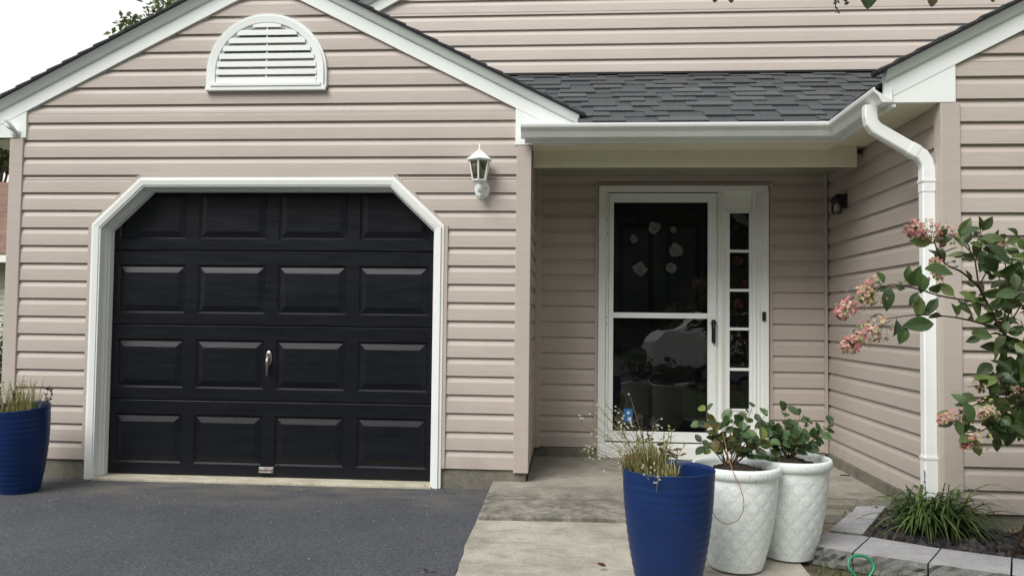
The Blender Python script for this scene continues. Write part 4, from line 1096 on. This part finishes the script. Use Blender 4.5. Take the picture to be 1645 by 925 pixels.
# ------------------------------------------------------------------ garden bed: edging, mulch, liriope
TOP = .056
def edging(quad, h, label, rot=0, seed=0):
    """quad: four ground-plan corners, front pair first; split front face"""
    random.seed(seed)
    cx, cy = sum(q[0] for q in quad)/4, sum(q[1] for q in quad)/4
    b = MB(); n = 10; m_ = 4
    fl, fr, br, bl = [Vector((q[0], q[1])) for q in quad]
    out = ((fl+fr)*.5-(bl+br)*.5).normalized()
    grid = []
    for j in range(m_+1):
        row = []
        for i in range(n+1):
            p = fl.lerp(fr, i/n); z = TOP-h*(1-j/m_); d = rnd(-.012, .012) if 0 < j < m_ else (rnd(-.003, .003))
            row.append(Vector((p.x+out.x*d, p.y+out.y*d, z+(rnd(-.003, .003) if j < m_ else rnd(-.0012, .0012)))))
        grid.append(row)
    for j in range(m_):
        for i in range(n): b.face([grid[j][i], grid[j][i+1], grid[j+1][i+1], grid[j+1][i]], 1)
    tf = grid[m_]; bk = [Vector((*bl.lerp(br, i/n), TOP+rnd(-.001, .001))) for i in range(n+1)]
    for i in range(n): b.face([tf[i], tf[i+1], bk[i+1], bk[i]], 0)
    zb = TOP-h
    b.face([bk[0], bk[-1], (br.x, br.y, zb), (bl.x, bl.y, zb)], 0)
    for s in (0, -1):
        pf = [grid[j][s] for j in range(m_+1)]; q = bl if s == 0 else br
        b.face(pf+[bk[s], Vector((q.x, q.y, zb))], 1)
    o = b.build('edging_block', [M['block'], M['blockface']], None, False, True, loc=(cx, cy, TOP-h)); return tag(o, label, 'edging block', 'grey concrete edging blocks of the garden bed')
def g2(x, y): p = G(x, y, TOP); return (p.x, p.y)
j0f, j0b = g2(1296, 873.7), g2(1329, 854); j1f, j1b = g2(1370, 887), g2(1397.6, 862); j2f, j2b = g2(1491, 904.5), g2(1511.6, 880.5); j3f, j3b = g2(1624.5, 922.7), g2(1625.6, 895.4)
def gap(a, c, e=.004):
    v = Vector(c)-Vector(a); v.normalize(); return (a[0]+v.x*e, a[1]+v.y*e)
def ext(a, c, f): return (a[0]+(c[0]-a[0])*f, a[1]+(c[1]-a[1])*f)
edging([j0f, gap(j1f, j0f), gap(j1b, j0b), j0b], .09, 'short tapered grey edging block at the corner of the bed, touching the back white planter', seed=1)
edging([gap(j1f, j2f), gap(j2f, j1f), gap(j2b, j1b), gap(j1b, j2b)], .09, 'grey edging block directly behind the green loop stake', seed=2)
edging([gap(j2f, j3f), gap(j3f, j2f), gap(j3b, j2b), gap(j2b, j3b)], .09, 'long grey edging block in front of the strap leaved plant, dark specks on top', seed=3)
j4f, j4b = ext(j2f, j3f, 2), ext(j2b, j3b, 2)
edging([gap(j3f, j4f), gap(j4f, j3f), gap(j4b, j3b), gap(j3b, j4b)], .09, 'grey edging block cut off by the right edge of the photo', seed=4)
k0, k1, k2, k3 = g2(1331, 852), g2(1385, 858), g2(1424, 812), g2(1378, 812)
m0, m1 = ext(k0, k3, .5), ext(k1, k2, .5)
edging([gap(m0, k0), gap(k0, m0, .012), gap(k1, m1, .012), gap(m1, k1)], .09, 'grey edging block running back toward the porch, nearer one', seed=5)
edging([gap(k3, m0), gap(m0, k3), gap(m1, k2), gap(k2, m1)], .09, 'grey edging block running back toward the porch, farther one against the slab', seed=6)
def conc_block(px, py, Y, wx, wy, h, z, label, seed):
    random.seed(seed); p = P(px, py, Y); b = MB(); b.box(p.x-wx, p.x, Y-wy/2, Y+wy/2, z, z+h)
    tag(bevel(b.build('concrete_block', M['found'], loc=(p.x-wx/2, Y, z)), .006, 2), label, 'concrete block', 'loose concrete blocks by the porch')
conc_block(1366, 830, -.52, .30, .12, .062, -.04, 'lower mossy concrete block on the ground behind the back white planter', 1)
conc_block(1369, 815, -.37, .30, .13, .052, -.005, 'upper mossy concrete block against the porch slab', 2)

bed = [(1.56, -1.17), (1.86, -.52), (2.06, -.52), (2.06, -.93), (6.5, -.93), (6.5, -2.6), (3.0, -2.2), (2.1, -1.5)]
sheet('garden_bed', bed, .012, M['soil'])
random.seed(50)
b = MB()
def inpoly(x, y, poly):
    r = False; j = len(poly)-1
    for i in range(len(poly)):
        if (poly[i][1] > y) != (poly[j][1] > y) and x < (poly[j][0]-poly[i][0])*(y-poly[i][1])/(poly[j][1]-poly[i][1])+poly[i][0]: r = not r
        j = i
    return r
cnt = 0
while cnt < 2600:
    x, y = rnd(1.55, 3.6), rnd(-1.75, -.55)
    if not inpoly(x, y, bed): continue
    cnt += 1; s = rnd(.008, .028)*(1 if rnd(0, 1) < .85 else 1.4); z = .012+rnd(0, .03)
    a = rnd(0, 2*PI); ax = Vector((math.cos(a), math.sin(a), rnd(-.3, .3))).normalized(); o = ax.cross(Vector((0, 0, 1))).normalized(); u = o.cross(ax)
    c = Vector((x, y, z)); el = rnd(1, 1.9)
    lo = [c+ax*(s*el*rnd(.7, 1)*q1)+o*(s*rnd(.6, 1)*q2)-u*(s*rnd(.3, .5)) for q1, q2 in ((-1, -.6), (0, -1), (1, -.5), (.9, .6), (0, 1), (-1, .6))]
    hi = [c+ax*(s*el*rnd(.4, .8)*q1)+o*(s*rnd(.3, .7)*q2)+u*(s*rnd(.25, .55)) for q1, q2 in ((-1, -.6), (0, -1), (1, -.5), (.9, .6), (0, 1), (-1, .6))]
    b.hexa(lo, hi, 0, jit(random.choice([(.035, .032, .036), (.05, .046, .052), (.026, .023, .025), (.075, .068, .072), (.085, .07, .06)]), .3))
tag(b.build('mulch', M['mulch'], None, False, False), 'dark chunky mulch filling the garden bed', 'mulch', kind='stuff')

LB = G(1500, 858, .035)
lir = thing('strap_leaf_plant', 'arching strap leaved clump in the garden bed at the foot of the downspout', 'plant', LB)
random.seed(60); b = MB()
for k in range(330):
    a = rnd(0, 2*PI); ln = rnd(.18, .46); base = LB+Vector((rnd(-.13, .13), rnd(-.07, .07), 0)); rr = ln*rnd(.45, .98)
    if math.sin(a) > .2: rr *= .7
    hz = ln*rnd(.35, .75)
    tip = base+Vector((math.cos(a)*rr, math.sin(a)*rr, hz*rnd(-.05, .75))); mid = base+Vector((math.cos(a)*rr*.35, math.sin(a)*rr*.35, hz*1.25))
    blade(b, bez(base, mid, tip, 8), rnd(.012, .022), jit(random.choice([(.07, .125, .03), (.11, .18, .045), (.045, .085, .022), (.15, .21, .06), (.03, .06, .018)]), .2))
adopt(b, 'leaves', M['leaf'], lir)
b = MB()
for x, y in ((1485, 755), (1518, 775), (1525, 778), (1556, 800), (1455, 778), (1531, 800)):
    tip = P(x, y, LB.y-.02); base = LB+Vector((rnd(-.05, .05), 0, .0)); pts = bez(base, base.lerp(tip, .6), tip, 8); b.tube(pts, .0022, 4, c=(.05, .04, .03))
    for k in range(26):
        q = pts[4].lerp(tip, rnd(0, 1)); b.leaf(q, (rnd(-1, 1), rnd(-1, 1), rnd(0, 1)), (0, -1, .2), rnd(.005, .009), .005, jit((.06, .045, .05), .4), .1, .2, shape=((0, .4), (.5, 1), (1, .4)))
adopt(b, 'flower_spike', M['stem'], lir)
# a softer green weed at its left
WB = G(1452, 830, .02); wd_ = thing('broadleaf_weed', 'pale green broad leaved weed left of the strap leaved clump', 'weed', WB)
b, s = MB(), MB()
for k in range(9):
    tip = P(rnd(1438, 1475), rnd(778, 832), WB.y+rnd(-.06, .04)); pts = bez(WB+Vector((rnd(-.02, .02), 0, 0)), WB.lerp(tip, .5), tip, 6); s.tube(pts, .0016, 4, c=(.06, .08, .03))
    for i in (3, 4, 5, 6): b.leaf(pts[i], (rnd(-1, 1), rnd(-.8, .2), rnd(-.2, .6)), (0, -.6, .8), rnd(.03, .055), .026, jit((.06, .12, .04), .25), .3, .15)
adopt(b, 'leaves', M['leaf'], wd_); adopt(s, 'stems', M['stem'], wd_)
WB = G(1363, 842, -.02); wd_ = thing('small_weed', 'small green weed sprouting beside the mossy concrete blocks', 'weed', WB)
b = MB()
for k in range(40): b.leaf(WB+Vector((rnd(-.035, .03), rnd(-.06, .02), rnd(0, .075))), (rnd(-1, 1), rnd(-1, .4), rnd(-.2, 1)), (0, -.5, .8), rnd(.012, .026), .012, jit((.06, .13, .025), .3), .2, .15)
adopt(b, 'leaves', M['leaf'], wd_)

# grass patch in front of the edging
random.seed(70); b = MB()
for k in range(2600):
    u = rnd(0, 1); e = ext(j0f, j3f, rnd(-.25, 1.6)); dist = rnd(.01, .55)
    v = Vector((j3f[0]-j0f[0], j3f[1]-j0f[1])).normalized(); nn = Vector((v.y, -v.x))
    x, y = e[0]+nn.x*dist, e[1]+nn.y*dist
    if x < 1.17 or (Vector((x, y))-Vector((W2.x, W2.y))).length < .17: continue
    h = rnd(.015, .06); a = rnd(0, 2*PI); p = Vector((x, y, -.04)); tip = p+Vector((math.cos(a)*h*.6, math.sin(a)*h*.6, h))
    blade(b, bez(p, p+Vector((0, 0, h*.7)), tip, 3), rnd(.002, .004), jit(random.choice([(.05, .10, .02), (.08, .13, .03), (.13, .13, .05)]), .3), (1, 0, 0))
tag(b.build('grass', M['leaf'], None, False, False), 'short grass in front of the edging blocks', 'grass', kind='stuff')

# green loop stake
gp_ = P(1383, 908, -1.72); gs = thing('loop_stake', 'green coated wire loop on a stake stuck in the grass', 'stake', (gp_.x, gp_.y, -.04))
c = gp_; b = MB(); ra_ = .056
ring = [Vector((c.x+ra_*math.cos(a), c.y+.02*math.sin(a), c.z+ra_*.72*math.sin(a) + (-.010 if math.sin(a) < -.8 else 0))) for a in [-PI/2+2*PI*k/32 for k in range(33)]]
b.tube(ring, .0065, 8); adopt(b, 'loop', M['green'], gs, True)
b = MB(); b.tube([ring[0], Vector((c.x, c.y, -.06))], .006, 8); adopt(b, 'stake', M['green'], gs, True)

# small clay pot peeping out behind the blue planter
c = P(1001, 745, -.1); b = MB(); b.lathe([(0, 0), (.04, 0), (.052, .075), (.058, .076), (.058, .095), (.05, .096), (.046, .06), (0, .055)], 24, (0, 0, 0))
o = b.build('clay_pot', M['clay'], None, True); o.location = (G(1004, 752, .044).x+.035, G(1004, 752, .044).y, .0435); tag(o, 'small brown pot on the porch floor peeping out behind the tall blue planter', 'pot')

# fallen leaves
random.seed(90)
for i, (x, y, z, lab, c, s) in enumerate(((972, 912, -.02, 'curled reddish dead leaf on the pale walkway left of the tall blue planter', (.16, .05, .04), .035), (683, 784, -.012, 'small brown dead leaf on the driveway below the right end of the garage door', (.14, .06, .03), .022), (686, 920, -.045, 'brown dead leaf on the driveway near the edge of the walkway', (.12, .05, .03), .028), (1625, 858, .05, 'tan dead leaf on the dark mulch at the right', (.38, .25, .12), .035))):
    p = G(x, y, z); b = MB()
    for k in range(2): b.leaf(p+Vector((rnd(-.01, .01), 0, .006)), (rnd(-1, 1), rnd(-.3, .3), .1), (rnd(-.2, .2), -.3, .9), s, s*.6, jit(c, .2), -.3, .5)
    tag(b.build('fallen_leaf', M['leaf'], None, False, False, loc=tuple(p)), lab, 'leaf', 'fallen leaves')
p = G(996, 772, .035); b = MB(); b.tube([p+Vector((-.02, 0, .004)), p+Vector((0, .004, .008)), p+Vector((.02, 0, .004))], .004, 5, c=(.02, .018, .015)); tag(b.build('twig', M['stem'], loc=tuple(p)), 'short black twig on the porch slab left of the tall blue planter', 'twig')
p = G(1357, 764, .045); b = MB(); b.tube([p+Vector((-.03, .005, .004)), p+Vector((0, .0, .007)), p+Vector((.035, -.004, .004))], .004, 5, c=(.03, .026, .022)); tag(b.build('twig', M['stem'], loc=tuple(p)), 'short dark twig on the porch slab near the right side wall', 'twig')

# overhanging branch along the top of the frame
OB = P(1420, -60, -2.6); br = thing('overhanging_branch', 'twig with a few leaves hanging into the top of the photo before the upper wall', 'branch', OB)
random.seed(15); s, b = MB(), MB()
tw = chain([P(1900, -160, -2.3), P(1650, -75, -2.5), P(1480, -40, -2.6), P(1340, -32, -2.6), P(1190, -30, -2.6)])
s.tube(tw, [.008-.0055*i/(len(tw)-1) for i in range(len(tw))], 6, c=(.06, .045, .03))
for x, y, ln, c, dx in ((1392, -46, .140, (.03, .065, .02), 0), (1150, -20, .058, (.07, .04, .02), -.1), (1170, -18, .056, (.08, .045, .025), .2), (1497, -24, .082, (.11, .06, .025), -.05), (1588, -24, .066, (.09, .055, .03), .2), (1450, -55, .08, (.03, .06, .02), .5), (1300, -60, .08, (.03, .06, .02), -.5)):
    q = P(x, y, -2.6); b.leaf(q, (dx, -.1, -1), (.2, -1, .2), ln, ln*.56, c, .05, .12, shape=((0, .05), (.12, .5), (.32, .92), (.55, 1.), (.8, .78), (.95, .35), (1, .05))); s.tube([q, q+Vector((0, 0, .03))], .0015, 4, c=(.06, .045, .03))
for x, y in ((1342, 12), (1360, 3)):
    q = P(x, y, -2.6); s.tube([q, P(x+2, -35, -2.6)], .0018, 4, c=(.05, .04, .03))
    for k in range(8): b.leaf(q+Vector((rnd(-.006, .006), 0, rnd(-.012, .03))), (rnd(-1, 1), -.2, rnd(-1, .3)), (0, -1, 0), .016, .008, jit((.06, .05, .035), .3), .1, .2)
adopt(s, 'twig', M['stem'], br); adopt(b, 'leaves', M['leaf'], br)

# ------------------------------------------------------------------ background
def tree(loc, h, crown_c, crown_r, n, label, seed, cols, lsz=.14, group='trees behind the house'):
    random.seed(seed); loc = Vector(loc); root = thing('tree', label, 'tree', loc, group)
    s, b = MB(), MB(); cc = Vector(crown_c)
    top = Vector((cc.x, cc.y, cc.z+crown_r.z*.3))
    s.tube(chain([loc, loc.lerp(top, .4)+Vector((rnd(-.2, .2), 0, 0)), top]), [.20-.016*i for i in range(11)], 8)
    clumps = []
    for k in range(38):
        while True:
            v = Vector((rnd(-1, 1), rnd(-1, 1), rnd(-1, 1)))
            if .25 < v.length < 1: break
        p = cc+Vector((v.x*crown_r.x, v.y*crown_r.y, v.z*crown_r.z)); clumps.append((p, rnd(.16, .34)*min(crown_r)))
        q = loc.lerp(top, rnd(.45, .9)); s.tube([q, q.lerp(p, .5)+Vector((0, 0, .1)), p], [.045, .025, .008], 5)
    for k in range(n):
        p, r = random.choice(clumps); v = Vector((random.gauss(0, .5), random.gauss(0, .5), random.gauss(0, .45)))*r*1.25
        d = Vector((rnd(-1, 1), rnd(-1, 1), rnd(-.8, .4))); ln = lsz*rnd(.6, 1.2)
        b.leaf(p+v, d, (rnd(-.6, .6), rnd(-.6, .6), 1), ln, ln*.6, jit(random.choice(cols), .3), .2, .15, shape=((0, .1), (.45, 1), (1, .05)))
    adopt(s, 'trunk', M['bark'], root); adopt(b, 'crown', M['leaf'], root)
    return root
TC = [(.20, .26, .11), (.26, .31, .16), (.32, .36, .22), (.14, .19, .08)]
c = P(285, 92, 11); tree((c.x, 11, -.16), 0, c, Vector((1.45, 1.2, 1.25)), 5200, 'green tree whose crown peeps over the left roof slope of the garage', 5, TC, .15)
c = P(560, 30, 9); tree((c.x-.3, 9, -.16), 0, c, Vector((1.0, .9, .75)), 2600, 'green tree glimpsed between the garage roof and the upper roof', 6, TC, .14)
c = P(-8, 235, 14); tree((c.x, 14, -.16), 0, c, Vector((1.0, 1.0, .7)), 3000, 'tree glimpsed under the left eave above the roof of the next house', 9, TC, .15)
# neighbouring house
nb = thing('neighbour_house', 'pale sided neighbouring house with brown roof at the far left edge', 'house', (-14, 9, 0))
b = MB()
for k in range(24): b.hexa([(-22, 7.99-.015, -.2+k*.1), (-8.6, 7.99-.015, -.2+k*.1), (-8.6, 7.99, -.1+k*.1), (-22, 7.99, -.1+k*.1)], [(-22, 8.2, -.2+k*.1), (-8.6, 8.2, -.2+k*.1), (-8.6, 8.2, -.1+k*.1), (-22, 8.2, -.1+k*.1)])
adopt(b, 'wall', M['palesiding'], nb)
b = MB(); b.hexa([(-22.4, 7.6, 2.13), (-8.3, 7.6, 2.13), (-8.3, 12.2, 4.15), (-22.4, 12.2, 4.15)], [(-22.4, 7.6, 2.2), (-8.3, 7.6, 2.2), (-8.3, 12.2, 4.22), (-22.4, 12.2, 4.22)]); b.hexa([(-22.4, 16.8, 2.13), (-8.3, 16.8, 2.13), (-8.3, 12.2, 4.15), (-22.4, 12.2, 4.15)], [(-22.4, 16.8, 2.2), (-8.3, 16.8, 2.2), (-8.3, 12.2, 4.22), (-22.4, 12.2, 4.22)]); adopt(b, 'roof', M['roofbrown'], nb)
b = MB(); b.box(-22.4, -8.3, 7.47, 7.6, 2.02, 2.14); adopt(b, 'gutter', M['white'], nb)
random.seed(41)
hd = thing('shrub', 'green shrub by the lawn seen past the left garage corner', 'shrub', (-8.6, 5.2, -.1)); b, s = MB(), MB()
for k in range(3200):
    v = Vector((random.gauss(0, .4), random.gauss(0, .3), random.gauss(0, .28))); b.leaf(Vector((-8.3, 5.2, .42))+v, (rnd(-1, 1), rnd(-1, 1), rnd(-.4, 1)), (0, -.4, 1), rnd(.05, .09), .04, jit((.045, .08, .025), .4), .2, .2, shape=((0, .1), (.45, 1), (1, .05)))
for k in range(9): s.tube([(-8.3, 5.2, -.16), (-8.3+rnd(-.4, .4), 5.2+rnd(-.3, .3), .5)], .015, 5, c=(.06, .045, .03))
adopt(b, 'foliage', M['leaf'], hd); adopt(s, 'stems', M['stem'], hd)
# dark wood across the street (seen only as reflection in glass)
random.seed(42); b = MB()
for k in range(17000):
    x = rnd(-34, 34); z = rnd(0, 1)**.8*(8.6+1.6*math.sin(x*.45)+1.0*math.sin(x*1.3)); y = -27+rnd(-2.5, 2)
    b.leaf((x, y, z), (rnd(-1, 1), rnd(-.4, .4), rnd(-1, .5)), (rnd(-.4, .4), 1, rnd(-.2, .7)), rnd(.7, 1.3), rnd(.6, 1.0), jit((.022, .035, .016), .4), .2, .1, shape=((0, .2), (.45, 1), (1, .1)))
tag(b.build('woods', M['leaf'], None, False, False), 'dark wood across the street', 'wood', kind='stuff')

car = thing('parked_car', 'white car parked along the street, showing only as a reflection in the door glass', 'car', (3.75, -10.3, -.14))
def cpart(b, name, mat, bv=0):
    o = b.build(name, mat, None, False); o.parent = car; o.matrix_parent_inverse = Matrix.Translation(car.location).inverted()
    if bv: bevel(o, bv, 3)
x0, zg = 1.85, -.14
b = MB(); b.prism_y([(x0, zg+.32), (x0+4.5, zg+.32), (x0+4.55, zg+.72), (x0+4.45, zg+.92), (x0+3.4, zg+1.0), (x0+.2, zg+1.02), (x0-.05, zg+.75)], -11.2, -9.5); cpart(b, 'body', M['white'], .06)
b = MB(); b.prism_y([(x0+.5, zg+1.0), (x0+3.4, zg+.98), (x0+2.6, zg+1.46), (x0+1.1, zg+1.48)], -11.05, -9.65); cpart(b, 'cabin', M['white'], .05)
for xa, xb, xc, xd_ in ((.78, 1.78, 1.78, 1.2), (1.88, 3.0, 2.5, 1.88)):
    b = MB(); b.prism_y([(x0+xa, zg+1.04), (x0+xb, zg+1.04), (x0+xc, zg+1.40), (x0+xd_, zg+1.40)], -9.655, -9.64); cpart(b, 'window', M['interior'])
for xw in (.85, 3.65):
    for yw in (-9.62, -11.1):
        b = MB(); b.lathe([(0, -.09), (.30, -.09), (.325, -.06), (.325, .06), (.30, .09), (0, .09)], 28); b.v = [(x0+xw+x, yw+z, zg+.325+y) for x, y, z in b.v]; cpart(b, 'wheel', M['dark'])

random.seed(99); b = MB()
for k in range(420):
    x, y = rnd(-5, -.55), -abs(random.gauss(0, .9))-.03
    if y < -3.2: continue
    q = rnd(.0015, .0045); z = drive_z(x, y); c = jit(random.choice([(.30, .28, .25), (.16, .14, .12), (.45, .43, .40), (.12, .08, .05)]), .3)
    lo = [(x+q*rnd(.7, 1.2)*math.cos(a), y+q*rnd(.7, 1.2)*math.sin(a), z-.001) for a in (0, 1.3, 2.5, 3.8, 5.1)]; hi = [(x+(u-x)*.6, y+(v-y)*.6, z+q*.9) for u, v, _ in lo]
    b.hexa(lo, hi, 0, c)
tag(b.build('grit', M['mulch'], None, False, False), 'scattered grit and leaf crumbs on the driveway', 'grit', kind='stuff')
